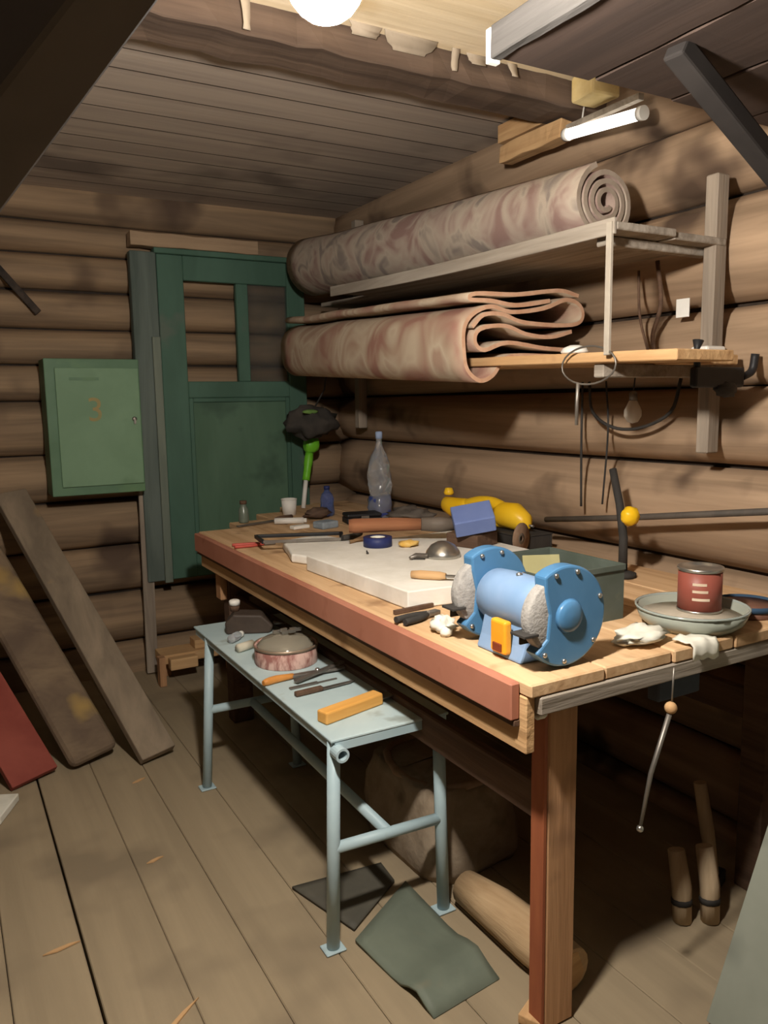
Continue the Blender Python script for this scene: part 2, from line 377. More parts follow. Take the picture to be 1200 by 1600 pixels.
P('cross_rail', M_brown, (1.221, 2.039, 3.46, 3.50, .60, .70)); P('apron_block', mat('dark_grey_block', '3a3f47', '474c54', scale=(6,6,6)), (1.47, 1.62, 1.263, 1.30, .765, .8665))
P('rail_peg', M_paper, (1.10, 1.137, 1.275, 1.295, .795, .815), bev=.008)

# ================================================================== BLUE METAL BENCH
bb = thing('metal_bench', 'low pale blue metal bench with pipe legs', 'bench', (1.05, 2.4, 0))
Q = lambda n, m, mb, **k: (lambda o: (setattr(o, 'matrix_parent_inverse', Matrix.Translation(bb.location).inverted()), o)[1])(mb.build(n, m, bb, **k))
Q('top_plate', M_bluetop, MB().box(.855, 1.236, 1.82, 3.11, .592, .6), bevel=.002, seg=1)
legs = [((.842, 1.812), (.875, 1.845)), ((.82, 2.90), (.875, 2.96)), ((1.20, 1.80), (1.215, 1.845)), ((1.205, 2.90), (1.215, 2.96))]
for (fx, fy), (tx, ty) in legs:
    L_ = Q('leg', M_blue, MB().cyl((fx, fy, .006), (tx, ty, .592), .0185, n=14))
    pl = MB().prism([(fx-.03, fy-.025), (fx+.03, fy-.025), (fx+.03, fy+.025), (fx-.03, fy+.025)], 0, .006).build('foot_plate', M_blue, L_, bevel=.002, seg=1)
    pl.matrix_parent_inverse = Matrix.Translation(bb.location).inverted()
    pl.matrix_parent_inverse = Matrix.Identity(4)
Q('edge_rail', M_blue, MB().box(.86, .866, 1.83, 3.10, .568, .591)); Q('edge_rail', M_blue, MB().box(1.228, 1.234, 1.83, 3.10, .568, .591))
Q('end_rail', M_blue, MB().box(.868, 1.226, 1.822, 1.828, .566, .591)); Q('end_rail', M_blue, MB().box(.868, 1.226, 3.10, 3.106, .566, .591))
Q('cross_bar', M_blue, MB().cyl((.857, 1.826, .287), (1.207, 1.822, .278), .0165, n=14))
Q('cross_bar', M_blue, MB().cyl((.85, 2.93, .305), (1.21, 2.93, .30), .0165, n=14))
Q('stretcher', M_blue, MB().cyl((1.03, 1.826, .284), (1.03, 2.93, .302), .0165, n=14))
ring = MB()
ro = [(.02*math.cos(a), .02*math.sin(a)) for a in [2*math.pi*k/18 for k in range(18)]]
ri = [(q[0]*.68, q[1]*.68) for q in ro]
v = [(.875+a, yy, .565+b) for yy in (1.79, 1.83) for a, b in ro] + [(.875+a, yy, .565+b) for yy in (1.79, 1.83) for a, b in ri]
f = []
for k in range(18):
    j = (k+1) % 18
    f += [(k, j, 18+j, 18+k), (36+k, 54+k, 54+j, 36+j), (k, 36+k, 36+j, j), (18+k, 18+j, 54+j, 54+k)]
ring.add(v, f); Q('pipe_stub', M_blue, ring)

# ================================================================== BENCH GRINDER (axis along Y, facing -X)
G = thing('bench_grinder', 'blue twin-wheel bench grinder with amber switch plate', 'grinder', (1.19, 1.437, BZ))
hz = .120
def guard(yc):
    # C-shaped guard disc, opening towards -X
    pr_ = [(.115*math.cos(R(a)), hz+.115*math.sin(R(a))) for a in range(-140, 128, 6)]
    pr_ += [(-.062, hz+.06), (-.050, hz+.01), (-.056, hz-.045)]
    mb = MB().prism(pr_, yc-.02, yc+.02, 'y'); o = mb.build('wheel_guard', M_gblue, G, bevel=.005, seg=2)
    for a in (20, 75, 110, -40, -95, -130):
        sgn = -1
        MB().lathe([(.006, 0), (.006, -.004), (.003, -.006), (0, -.006)], (.102*math.cos(R(a)), yc-.02, hz+.102*math.sin(R(a))), 8, 'y').build('screw', M_chrome, o)
    return o
g1 = guard(-.135); g2 = guard(.135)
MB().lathe([(.040, 0), (.034, -.008), (.022, -.012), (0, -.013)], (.005, -.155, hz), 20, 'y').build('hub_cover', M_gblue, g1)
for yc in (-.135, .135):
    MB().lathe([(.03, -.0145), (.082, -.0145), (.084, -.012), (.084, .012), (.082, .0145), (.03, .0145)], (-.022, yc, hz+.002), 36, 'y').build('grinding_wheel', M_stone, G)
MB().lathe([(.05, -.112), (.064, -.10), (.067, -.05), (.067, .05), (.064, .10), (.05, .112)], (0, 0, hz), 28, 'y').build('motor_body', M_lblue, G)
b = MB().prism([(-.075, 0), (.075, 0), (.06, .035), (.045, .085), (-.05, .085), (-.062, .035)], -.085, .085, 'y').build('base', M_lblue, G, bevel=.006)
sw = MB().box(-.088, -.066, -.045, .012, .012, .092).build('switch_plate', M_orange, G, bevel=.007, seg=3)
MB().box(-.092, -.087, -.034, -.002, .018, .038).build('switch_rocker', mat('dark_red_switch', '6e3018', '7c3a20', scale=(5,5,5)), sw, bevel=.002)
MB().lathe([(.008, 0), (.008, .006), (0, .009)], (-.01, .0, hz+.064), 10).build('top_bolt', M_chrome, G)
for yc in (-.135, .135):
    MB().box(-.125, -.085, yc-.025, yc+.025, .088, .094).box(-.10, -.06, yc+.02, yc+.026, .06, .094).build('tool_rest', M_rubber, G, bevel=.001)

# ================================================================== THINGS ON THE WORKBENCH
def roughslab(poly, z0, z1, sd, a=.006, n=8):
    pts = []
    for i in range(len(poly)):
        p, q = Vector(poly[i]), Vector(poly[(i+1) % len(poly)])
        for j in range(n):
            r_ = p.lerp(q, j/n); k = Vector((r_.x*14+sd, r_.y*14, sd)); pts.append((r_.x+a*noise.noise(k), r_.y+a*noise.noise(k+Vector((7, 7, 7)))))
    return MB().prism(pts, z0, z1)
one(roughslab([(1.125, 2.56), (1.150, 1.90), (1.40, 1.88), (1.86, 1.94), (1.86, 2.72), (1.40, 2.70)], 0, .0545, 1), 'foam_slab', M_foam, 'large white foam slab lying in the middle of the workbench', 'foam', (0, 0, .9005), bevel=.004)
one(roughslab([(1.135, 2.72), (1.19, 2.60), (1.38, 2.715), (1.46, 2.86), (1.42, 3.06), (1.22, 3.02)], 0, .034, 5), 'foam_offcut', M_foam, 'smaller rounded white foam offcut under the hacksaw', 'foam', (0, 0, .9005), bevel=.008, seg=3)
FT = .9555
hs = thing('hacksaw', 'black framed hacksaw lying at the far end of the foam', 'saw', (1.3, 2.98, .9355), R(-22))
MB().box(-.2, .17, .07, .088, 0, .014).build('back_bar', M_black, hs, bevel=.003)
MB().bar((-.2, .08, .007), (-.165, -.07, .007), (0, 0, 1), .014, .012).build('front_arm', M_black, hs)
MB().box(-.165, .15, -.072, -.068, .002, .014).build('blade', M_steel, hs)
MB().bar((.16, .08, .007), (.15, -.07, .007), (0, 0, 1), .014, .012).build('rear_arm', M_black, hs)
MB().tube([(.155, -.075, .013), (.2, -.05, .013), (.24, .02, .013)], [.011, .013, .011], 10).build('handle', M_rubber, hs)
ax = thing('wooden_handle', 'thick brown wooden handle with dark grey end across the foam', 'tool handle', (1.37, 2.70, 1.022), math.atan2(2.50-2.70, 1.74-1.37))
MB().tube([(0, 0, 0), (.02, 0, 0), (.18, .0, .003), (.28, 0, .002)], [.026, .029, .027, .023], 14).build('shaft', wood('handle_brown', '85543a', '9c6a4a', 'x'), ax)
MB().tube([(.281, 0, .002), (.36, 0, .0), (.42, 0, -.002)], [.026, .03, .022], 12).build('ferrule', mat('grey_brown_metal', '5a5048', '6c6258', scale=(10,10,10), rough=.6), ax)
rl = thing('tape_roll', 'navy blue roll of tape beneath the brown handle', 'tape', (1.43, 2.58, FT))
MB().lathe([(.03, 0), (.055, 0), (.055, .036), (.03, .036), (.03, 0)], n=28).build('tape', M_navy, rl); MB().lathe([(.027, .001), (.0295, .001), (.0295, .035), (.027, .035), (.027, .001)], n=24).build('core', M_paper, rl)
one(MB().sphere((0, 0, .012), .03, 14, 8, (1.5, .8, .42), .5, 3), 'plastic_scrap', mat('amber_scrap', 'd8aa4c', 'e6c680', scale=(20,20,20)), 'amber scrap of plastic beside the navy tape roll', 'scrap', (1.52, 2.50, FT))
dm = thing('metal_dome', 'round shiny metal dome with a short stem on the foam', 'reflector', (1.52, 2.27, FT))
MB().lathe([(.062, 0), (.064, .006), (.058, .022), (.042, .042), (.02, .054), (0, .057)], n=28).build('shell', M_chrome, dm)
MB().tube([(-.065, .0, .01), (-.10, .02, .01), (-.13, .01, .008)], [.008, .011, .005], 8).build('stem', M_steel, dm)
bx = one(MB().box(-.075, .075, -.055, .055, 0, .065), 'card_box', M_slate, 'slate blue box tilted behind the grinder', 'box', (1.72, 2.36, 1.036), R(-28), bevel=.004)
bx.rotation_euler = (R(28), R(-10), R(-30))
one(MB().box(-.07, .07, -.07, .07, 0, .05), 'wood_block', M_brown, 'dark wooden block propping the slate blue box', 'block', (1.74, 2.40, FT), R(20), bevel=.004)
ch = thing('chisel', 'chisel with pale wooden handle lying on the foam by the grinder', 'chisel', (1.245, 2.035, FT+.014), R(-48))
MB().tube([(0, 0, 0), (.03, 0, 0), (.09, 0, 0), (.11, 0, 0)], [.011, .014, .013, .009], 12).build('handle', M_tanx, ch); MB().box(.11, .2, -.008, .008, -.003, .003).build('blade', M_steel, ch)
for i, (x, y, a, l) in enumerate([(1.33, 2.48, 65, 'dark nail standing near the navy tape roll on the foam'), (1.42, 2.27, -35, 'dark nail lying flat beside the metal dome')]):
    one(MB().cyl((-.022, 0, .003), (.022, 0, .003), .0028, n=6).cyl((-.024, 0, .003), (-.022, 0, .003), .005, n=8), 'nail', M_rubber, l, 'nail', (x, y, FT), R(a), 'nails on the foam')
# yellow power tool by the wall, on a dark crate of scraps
yt = thing('power_tool', 'bulbous yellow power tool body with looped handle', 'power tool', (2.03, 2.70, .963), R(98))
def loft(secs, n=16):   # (x, y, z, ry, rz)
    mb = MB(); v = []; f = []
    for (x, y, z, ry, rz) in secs:
        for k in range(n):
            t = 2*math.pi*k/n; v.append((x, y+ry*math.cos(t), z+rz*math.sin(t)))
    m = len(secs)
    for i in range(m-1):
        for k in range(n): f.append((i*n+k, i*n+(k+1) % n, (i+1)*n+(k+1) % n, (i+1)*n+k))
    mb.add(v, f, True); mb.f += [tuple(range(n)), tuple((m-1)*n+k for k in range(n))]; mb.sm += [False, False]; return mb
loft([(-.25, 0, .03, .008, .012), (-.235, 0, .042, .034, .036), (-.18, 0, .058, .05, .056), (-.10, 0, .06, .046, .052), (-.07, 0, .06, .03, .045)], 18).build('motor_end', M_yel, yt)
MB().tube(smooth_path([(-.13, 0, .075), (-.05, 0, .10), (.04, 0, .098), (.13, 0, .075)], 4), .027, 14).build('upper_handle', M_yel, yt)
MB().tube(smooth_path([(-.14, 0, .032), (-.04, 0, .027), (.05, 0, .03), (.13, 0, .06)], 4), .026, 14).build('lower_loop', M_yel, yt)
loft([(.08, 0, .06, .03, .045), (.13, 0, .058, .04, .05), (.20, 0, .06, .042, .045), (.25, 0, .07, .035, .036), (.265, 0, .072, .02, .02)], 14).build('nose', M_yel, yt)
MB().lathe([(.02, 0), (.024, .01), (.016, .03), (0, .032)], (.235, 0, .115), 10).build('knob', M_yel, yt)
MB().tube([(-.24, 0, .03), (-.27, 0, .028)], .006, 8).build('spindle', M_steel, yt)
sc = thing('cutting_disc', 'brown abrasive disc leaning below the yellow power tool', 'disc', (1.945, 2.36, .902), R(20))
o = MB().lathe([(.011, -.002), (.062, -.002), (.062, .002), (.011, .002), (.011, -.002)], (0, 0, .062), 28, 'y').build('disc_body', mat('disc_brown', '7d6450', '8c7460', scale=(40,40,40)), sc)
MB().lathe([(.0115, -.0025), (.022, -.0025), (.022, .0025), (.0115, .0025), (.0115, -.0025)], (0, 0, .062), 16, 'y').build('hub_ring', M_steel, sc)
dc = thing('tool_case', 'black open tool case against the wall under the yellow tool', 'case', (2.06, 2.62, .9005))
for nm, q in (('case_side', (-.08, -.07, -.22, .22, .006, .055)), ('case_side', (.07, .08, -.22, .22, .006, .055)), ('case_end', (-.069, .069, -.22, -.21, .006, .055)), ('case_end', (-.069, .069, .21, .22, .006, .055)), ('case_bottom', (-.08, .08, -.22, .22, 0, .005)), ('case_lid', (-.082, .082, -.222, .222, .056, .062))):
    MB().box(*q).build(nm, M_rubber, dc, bevel=.002, seg=1)
# bottles
def wobf(a, sd): return lambda i, t: a*noise.noise(Vector((math.cos(t)*1.7, math.sin(t)*1.7, i*.55+sd)))
bt = thing('plastic_bottle', 'tall crumpled clear plastic bottle with blue cap and blue base', 'bottle', (1.985, 3.55, .9005))
bp_ = [(0, .004), (.045, 0), (.058, .02), (.06, .07), (.056, .12), (.06, .17), (.062, .22), (.056, .27), (.04, .32), (.022, .36), (.015, .385), (.0145, .41)]
bp2 = [(q.x, q.y) for q in smooth_path([Vector((a_, b_, 0)) for a_, b_ in bp_], 4)]
MB().lathe([(max(0, a_), b_) for a_, b_ in bp2], n=30, wob=lambda i, t: (.30*noise.noise(Vector((math.cos(t)*1.6, math.sin(t)*1.6, i*.22)))+.12*noise.noise(Vector((math.cos(t)*4, math.sin(t)*4, i*.5)))) * (0 if i < 3 else min(1, max(.1, (40-i)/14)))).build('bottle_body', M_glass, bt)
MB().lathe([(0, .006), (.046, .006), (.059, .022), (.0605, .07), (.057, .112), (0, .112)], n=28, wob=wobf(.16, 2)).build('blue_contents', mat('blue_liquid', '3b4c96', '4a5cab', rough=.3, scale=(8,8,8), trans=.3), bt)
MB().lathe([(.0, .41), (.018, .41), (.0185, .44), (.016, .446), (0, .447)], n=16).build('cap', mat('pale_blue_cap', '8fa6cc', 'a3b6d6', scale=(5,5,5)), bt)
b2 = thing('small_bottle', 'small squat blue tinted bottle beside the white cup', 'bottle', (1.79, 3.78, .9005))
MB().lathe([(0, .002), (.036, 0), (.038, .02), (.034, .06), (.037, .09), (.028, .115), (.014, .13), (.013, .14)], n=24, wob=wobf(.16, 6)).build('bottle_body', M_glassb, b2)
MB().lathe([(0, .14), (.016, .14), (.016, .158), (0, .16)], n=14).build('cap', M_navy, b2)
cu = thing('white_cup', 'small white plastic cup at the far end of the bench', 'cup', (1.63, 3.92, .9005))
MB().lathe([(0, 0), (.036, 0), (.042, .085), (.039, .085), (.034, .006), (0, .006)], n=24).build('cup_wall', M_white, cu)
MB().lathe([(.0395, .083), (.0435, .083), (.0435, .088), (.0395, .088), (.0395, .083)], n=24).build('rim', M_white, cu)
one(MB().cyl((-.07, 0, .016), (.075, 0, .016), .016, n=14).cyl((.075, 0, .016), (.09, 0, .016), .012, n=14), 'white_tube', M_white, 'white tube lying in front of the white cup', 'tube', (1.50, 3.62, .9005), R(-25))
jr = thing('narrow_jar', 'narrow grey-green jar standing at the bench corner by the door', 'jar', (1.33, 3.80, .9005))
MB().lathe([(0, 0), (.024, 0), (.026, .01), (.024, .07), (.015, .085), (.014, .095)], n=18).build('jar_body', mat('grey_green_glass', '6f7a6c', '808a7c', rough=.25, scale=(6,6,6), trans=.2), jr); MB().lathe([(0, .095), (.018, .095), (.018, .112), (0, .113)], n=14).build('lid', M_brown, jr)
gt = thing('green_handled_tool', 'lime green handled tool with pale shaft leaning by the door', 'tool', (1.80, 4.12, .9005))
MB().tube([(.0, 0, .0), (.035, .03, .16)], .013, 12).build('shaft', M_white, gt)
MB().tube(smooth_path([(.035, .03, .155), (.06, .05, .25), (.075, .06, .31)], 4), [.022]*4+[.026]*3+[.024]*2, 14).build('handle', M_lime, gt)
loft([(-.035, 0, 0, .02, .03), (-.02, 0, .0, .036, .05), (.02, 0, .005, .038, .052), (.045, 0, .005, .03, .04), (.055, 0, .005, .012, .02)], 14).build('head', M_lime, gt, bevel=.004).location = (.085, .07, .355)
kb = thing('socket_case', 'low black plastic case between the two bottles', 'case', (1.83, 3.46, .9005), R(-12))
MB().box(-.09, .09, -.055, .055, 0, .03).build('case_base', M_black, kb, bevel=.006); MB().box(-.09, .09, -.055, .055, .031, .05).build('case_lid', M_black, kb, bevel=.008); MB().box(-.02, .02, -.062, -.056, .018, .04).build('latch', M_steel, kb)
one(MB().sphere((0, 0, .054), .09, 22, 12, (1.1, 1.3, .40), .55, 11), 'grey_rag', mat('grey_cloth', '5c554f', '70685f', rough=1, scale=(12,12,12)), 'crumpled dark grey rag beside the tall bottle', 'rag', (1.97, 3.22, .9005))
one(MB().sphere((0, 0, .03), .06, 18, 10, (1.4, .9, .42), .6, 4), 'brown_rag', mat('brown_cloth', '5e4c40', '70594a', rough=1, scale=(12,12,12)), 'crumpled brown rag beside the white cup', 'rag', (1.70, 3.70, .9005), R(30))
one(MB().box(-.05, .05, -.04, .04, 0, .035), 'grey_sponge', mat('grey_blue_sponge', '7e8a94', '8f9aa3', scale=(30,30,30), bump=.4), 'grey-blue sponge block in front of the small bottle', 'sponge', (1.60, 3.40, .9005), R(15), bevel=.008)
one(MB().box(-.06, .06, -.018, .018, 0, .012), 'white_card', M_white, 'white plastic card strip in front of the tall bottle', 'strip', (1.86, 3.30, .9005), R(-20), bevel=.002)
one(MB().box(-.045, .045, -.02, .02, 0, .016), 'white_offcut', M_foam, 'little white offcut beside the grey-blue sponge', 'offcut', (1.49, 3.46, .9005), R(10), bevel=.003)
fi = thing('long_file', 'long dark file lying along the far bench end', 'file', (1.42, 3.72, .905), R(18))
MB().box(-.18, .06, -.011, .011, -.003, .004).build('blade', M_steel, fi, bevel=.001); MB().tube([(.06, 0, .008), (.09, 0, .008), (.17, 0, .008)], [.009, .013, .011], 10).build('handle', M_brown, fi)
pl = thing('red_pliers', 'red handled pliers at the front edge of the bench', 'pliers', (1.18, 3.13, .9075), R(-8))
rp = mat('red_grip', 'b04a40', 'bd5a4e', rough=.5, scale=(5,5,5))
for s in (-1, 1):
    MB().tube(smooth_path([(0, 0, 0), (-.05, s*.02, 0), (-.13, s*.026, 0)], 4), .0068, 8).build('grip', rp, pl)
MB().box(0, .05, -.011, .011, -.005, .005).build('jaw', M_steel, pl, bevel=.003)
p2 = thing('black_pliers', 'black gripped pliers beside the grinder on the front edge', 'pliers', (1.15, 1.80, .911), R(12))
for s in (-1, 1):
    MB().tube(smooth_path([(0, 0, 0), (-.04, s*.016, 0), (-.10, s*.018, 0)], 4), .0095, 8).build('grip', M_rubber, p2)
MB().box(0, .045, -.012, .012, -.006, .006).build('jaw', M_steel, p2, bevel=.003); MB().lathe([(.009, -.008), (.009, .008), (0, .009)], (0, 0, 0), 10).build('pivot', M_chrome, p2)
one(MB().sphere((0, 0, .018), .03, 16, 10, (1, 1.1, .75), .7, 2).sphere((-.015, -.035, .01), .017, 12, 8, (1, 1, .8), .4, 9), 'white_wadding', M_paper, 'crumpled white wadding tucked under the grinder wheel', 'wadding', (1.115, 1.665, .9005))
one(MB().box(-.07, .07, -.006, .006, 0, .012), 'square_stick', M_brown, 'short dark square stick in front of the foam slab', 'stick', (1.16, 1.885, .9005), R(6), bevel=.001)
# olive steel box
ob = thing('steel_box', 'open olive green steel box behind the grinder', 'box', (1.46, 1.655, .9005), R(0))
for nm, q in (('side', (-.14, -.137, -.15, .15, 0, .148)), ('side', (.137, .14, -.15, .15, 0, .148)), ('end', (-.137, .137, -.15, -.147, 0, .148)), ('end', (-.137, .137, .147, .15, 0, .148)), ('bottom', (-.137, .137, -.147, .147, 0, .003))):
    MB().box(*q).build(nm, M_olive, ob)
ri_ = MB()
for q in ((-.145, -.1405, -.155, .155, .138, .152), (.1405, .145, -.155, .155, .138, .152), (-.145, .145, -.155, -.1505, .138, .152), (-.145, .145, .1505, .155, .138, .152)): ri_.box(*q)
ri_.build('rim', M_olive, ob)
cdv = one(MB().box(-.055, .055, -.002, .002, 0, .15), 'yellow_card', mat('faded_yellow_card', '9a9468', 'a8a278', scale=(5,5,5)), 'faded yellow card sticking up from the olive box', 'card', (1.49, 1.70, .906), R(-20), bevel=.001); cdv.rotation_euler = (R(-18), 0, R(-25))
# dish with a can
GD = (1.70, 1.362, .9005)
gd = thing('glass_dish', 'wide shallow glass dish holding the red can', 'dish', GD)
MB().lathe([(0, 0), (.11, 0), (.132, .02), (.142, .05), (.138, .05), (.128, .023), (.108, .005), (0, .005)], n=36).build('dish_body', mat('greenish_glass', 'a7aca0', rough=.15, trans=.2), gd)
MB().lathe([(.1385, .049), (.144, .049), (.144, .055), (.1385, .055), (.1385, .049)], n=36).build('rim', mat('rim_glass', 'b8c2bc', rough=.15, trans=.4), gd)
MB().lathe([(0, .0055), (.105, .0055), (.125, .018), (.128, .030), (0, .034)], n=28, wob=wobf(.05, 3)).build('grey_contents', mat('dish_sludge', 'a89e8e', 'bab09f', scale=(18,18,18)), gd)
tn = thing('blue_rim_tin', 'low rusty tin with blue rim right of the red can', 'tin', (1.925, 1.36, .9005))
MB().lathe([(0, 0), (.078, 0), (.08, .004), (.08, .027), (0, .027)], n=30).build('tin_body', mat('rusty_tin', '6a4a3e', '84604f', scale=(10,10,10), rough=.6), tn)
MB().lathe([(.0805, .018), (.083, .018), (.083, .034), (.0805, .034), (.0805, .018)], n=30).build('rim', mat('dark_blue_rim', '2c4258', '37506a', scale=(6,6,6)), tn)
ca = thing('paint_can', 'red printed tin can with metal rim standing in the glass dish', 'can', (1.745, 1.375, .934))
MB().lathe([(0, 0), (.056, 0), (.056, .110), (0, .110)], n=32).build('can_body', M_can, ca)
MB().lathe([(.0562, .109), (.059, .109), (.059, .118), (.054, .118), (.053, .112), (0, .112)], n=32).build('lid', M_chrome, ca)
MB().lathe([(.0562, 0), (.0585, 0), (.0585, .006), (.0562, .006), (.0562, 0)], n=32).build('bottom_rim', M_chrome, ca)
for i, (z0, a0, a1) in enumerate(((.075, 200, 236), (.056, 200, 240), (.035, 200, 245))):   # pale print bars on the left of the can
    v = []; f = []
    for k in range(9):
        a = R(a0+(a1-a0)*k/8); v += [(.0566*math.cos(a), .0566*math.sin(a), z0), (.0566*math.cos(a), .0566*math.sin(a), z0+.007)]
    for k in range(8): f.append((2*k, 2*k+2, 2*k+3, 2*k+1))
    MB().add(v, f).build('print_bar', mat('pale_print', 'c9b49c', 'd4c2ac', scale=(9,9,9)), ca)
one(MB().sphere((0, 0, .016), .05, 20, 12, (1.5, 1.0, .34), .7, 21), 'paper_wad', M_paper, 'crumpled pale paper wad in front of the glass dish', 'paper', (1.475, 1.33, .9035), R(10))
rg = MB(); 
gv = []; 
for i in range(13):
    for j in range(9):
        u, v_ = i/12, j/8; x = 1.535+.10*u; yy = 1.285-.08*v_; z = .907+.012*noise.noise(Vector((x*30, yy*30, 1)))+.006
        if yy < 1.234: z -= (1.234-yy)*1.6; yy = 1.226-.004*abs(noise.noise(Vector((x*25, 0, 0))))-.0
        gv.append((x+.012*noise.noise(Vector((yy*20, x*9, 4))), yy, z))
rg.add(gv, [(i*9+j, (i+1)*9+j, (i+1)*9+j+1, i*9+j+1) for i in range(12) for j in range(8)], True)
o = one(rg, 'white_rag', M_paper, 'torn white rag hanging over the right bench edge', 'rag'); sm_ = o.modifiers.new('sol', 'SOLIDIFY'); sm_.thickness = .003
# yellow knobbed lever + long bar along the wall
lv = thing('clamp_lever', 'dark steel lever with a yellow ball grip leaning on the wall', 'lever', (1.98, 1.87, .9005))
MB().tube([(0, 0, .02), (.01, .01, .13), (.03, .05, .24), (.045, .10, .355)], [.016, .015, .014, .013], 10).build('lever_arm', M_rubber, lv)
MB().lathe([(0, 0), (.045, 0), (.045, .014), (.02, .022), (0, .022)], n=16).build('foot', M_rubber, lv)
MB().cyl((.012, .0, .205), (-.012, -.034, .212), .012, n=10).build('grip_stem', M_rubber, lv)
MB().lathe([(0, -.028), (.018, -.025), (.03, -.012), (.033, 0), (.03, .012), (.018, .025), (0, .028)], (-.02, -.045, .214), 20, 'y', wob=lambda i, t: .07*math.cos(7*t)).build('ball_grip', M_yel, lv)
one(MB().tube([(2.105, 2.40, 1.02), (2.105, 2.0, 1.075), (2.11, 1.35, 1.175)], .011, 10), 'iron_bar', mat('rusty_iron', '4a443e', '5a524a', rough=.7, scale=(9,9,9)), 'long grey iron bar sloping along the right log wall', 'bar')
# hanging rod under the right edge
hr = thing('hanging_rod', 'thin metal rod with a cork ball hanging from the bench edge', 'rod', (1.475, 1.225, .87))
MB().tube([(0, 0, -.005), (-.003, 0, -.09)], .0025, 6).build('string', M_steel, hr)
MB().sphere((-.006, 0, -.103), .015, 14, 9).build('cork', M_tanx, hr)
MB().tube([(-.010, 0, -.118), (-.055, .01, -.26), (-.085, .01, -.385)], [.0065, .006, .004], 8).build('rod', M_steel, hr)
MB().sphere((-.086, .01, -.392), .009, 10, 7).build('tip', M_chrome, hr)

# ================================================================== THINGS ON THE BLUE BENCH
BT = .6005
tb = thing('tool_block', 'dark brown angular tool with white capped knob on the blue bench', 'tool', (1.03, 2.92, BT), R(-25))
MB().prism([(-.09, 0), (.08, 0), (.095, .03), (.05, .075), (-.06, .08), (-.095, .045)], -.045, .045, 'y').build('tool_body', mat('dark_umber', '40362f', '4e4239', scale=(8,8,8), rough=.6), tb, bevel=.008)
MB().lathe([(.018, 0), (.02, .02), (.016, .025), (0, .025)], (-.06, .02, .08), 14).build('knob_stem', M_brown, tb); MB().lathe([(.022, 0), (.022, .016), (.016, .02), (0, .02)], (-.06, .02, .105), 14).build('white_cap', M_white, tb)
MB().tube([(.09, 0, .03), (.14, 0, .025)], [.008, .003], 8).build('tip', M_steel, tb)
vl = thing('glass_vial', 'tiny clear glass vial lying next to the dark tool', 'vial', (.91, 2.80, BT), R(40))
MB().lathe([(0, 0), (.016, 0), (.017, .05), (.010, .06), (.010, .07), (0, .07)], (0, 0, .017), 16, 'x').build('vial_body', M_glass, vl); MB().lathe([(.0115, .066), (.0115, .08), (0, .08)], (0, 0, .017), 12, 'x').build('stopper', M_white, vl)
one(MB().lathe([(0, 0), (.016, 0), (.016, .07), (.013, .07), (.013, .005), (0, .005)], (0, 0, .016), 16, 'x'), 'pale_tube', mat('cream_plastic', 'bdb7a4', 'cbc5b3', scale=(6,6,6)), 'pale cream tube lying beside the pink tin', 'tube', (.895, 2.68, BT), R(20))
ti = thing('round_tin', 'round pink printed tin filled with small clear bits', 'tin', (1.01, 2.50, BT))
MB().lathe([(0, 0), (.108, 0), (.110, .003), (.110, .062), (.107, .066), (.104, .062), (.104, .01), (0, .01)], n=40).build('tin_wall', mat('pink_print', '9c6a62', 'd8b4a8', rough=.5, scale=(30, 30, 12), mix=(.42, .58)), ti)
MB().lathe([(.1105, .058), (.113, .058), (.113, .068), (.1105, .068), (.1105, .058)], n=40).build('rim', mat('tin_rim', '8f7a66', 'a08c78', rough=.4, metal=.4, scale=(8,8,8)), ti)
MB().lathe([(0, .098), (.04, .094), (.075, .085), (.098, .068), (.102, .05)], n=24, wob=wobf(.12, 8)).build('clear_bag', mat('plastic_film', 'b9b2a0', rough=.15, trans=.55), ti)
random.seed(3)
for i in range(7):
    a = random.uniform(0, 6.28); r_ = random.uniform(.0, .06)
    MB().box(-.012, .012, -.006, .006, 0, .012).build('metal_bit', M_chrome, ti, bevel=.001).location = (r_*math.cos(a), r_*math.sin(a), .095+.002*i)
sn = thing('tin_snips', 'worn steel snips with one orange wooden handle beside the pink tin', 'snips', (1.0, 2.30, BT+.011), R(6))
MB().tube(smooth_path([(-.15, .02, 0), (-.10, .026, 0), (-.04, .02, 0)], 4), [.008, .012, .013, .013, .013, .012, .011, .01, .009], 10).build('wooden_handle', mat('orange_wood', 'b97834', 'c98a48', rough=.5, scale=(9,9,9)), sn)
MB().bar((-.045, .02, 0), (.14, -.012, 0), (0, 1, 0), .022, .01).build('blade', M_steel, sn, bevel=.003)
MB().bar((-.06, -.03, 0), (.15, .014, .0105), (0, 1, 0), .02, .009).build('blade', M_steel, sn, bevel=.003); MB().lathe([(.008, 0), (.008, .014), (0, .015)], (.04, 0, .0), 10).build('pivot', M_chrome, sn)
one(MB().box(-.05, .05, -.007, .007, 0, .006).box(.05, .12, -.004, .004, 0, .004), 'scribing_tool', M_steel, 'thin steel scriber between the snips and the dark knife', 'tool', (.96, 2.235, BT), R(3), bevel=.001)
kn = thing('knife', 'knife with dark handle lying across the blue bench', 'knife', (.965, 2.17, BT+.004), R(4))
MB().box(-.065, .03, -.010, .010, -.003, .012).build('handle', M_brown, kn, bevel=.004); MB().prism([(.03, -.009), (.13, -.006), (.155, .004), (.13, .009), (.03, .009)], 0, .003).build('blade', M_steel, kn)
sp = thing('scraper', 'scraper with chunky yellow wooden handle at the near end', 'scraper', (.995, 1.965, BT), R(14))
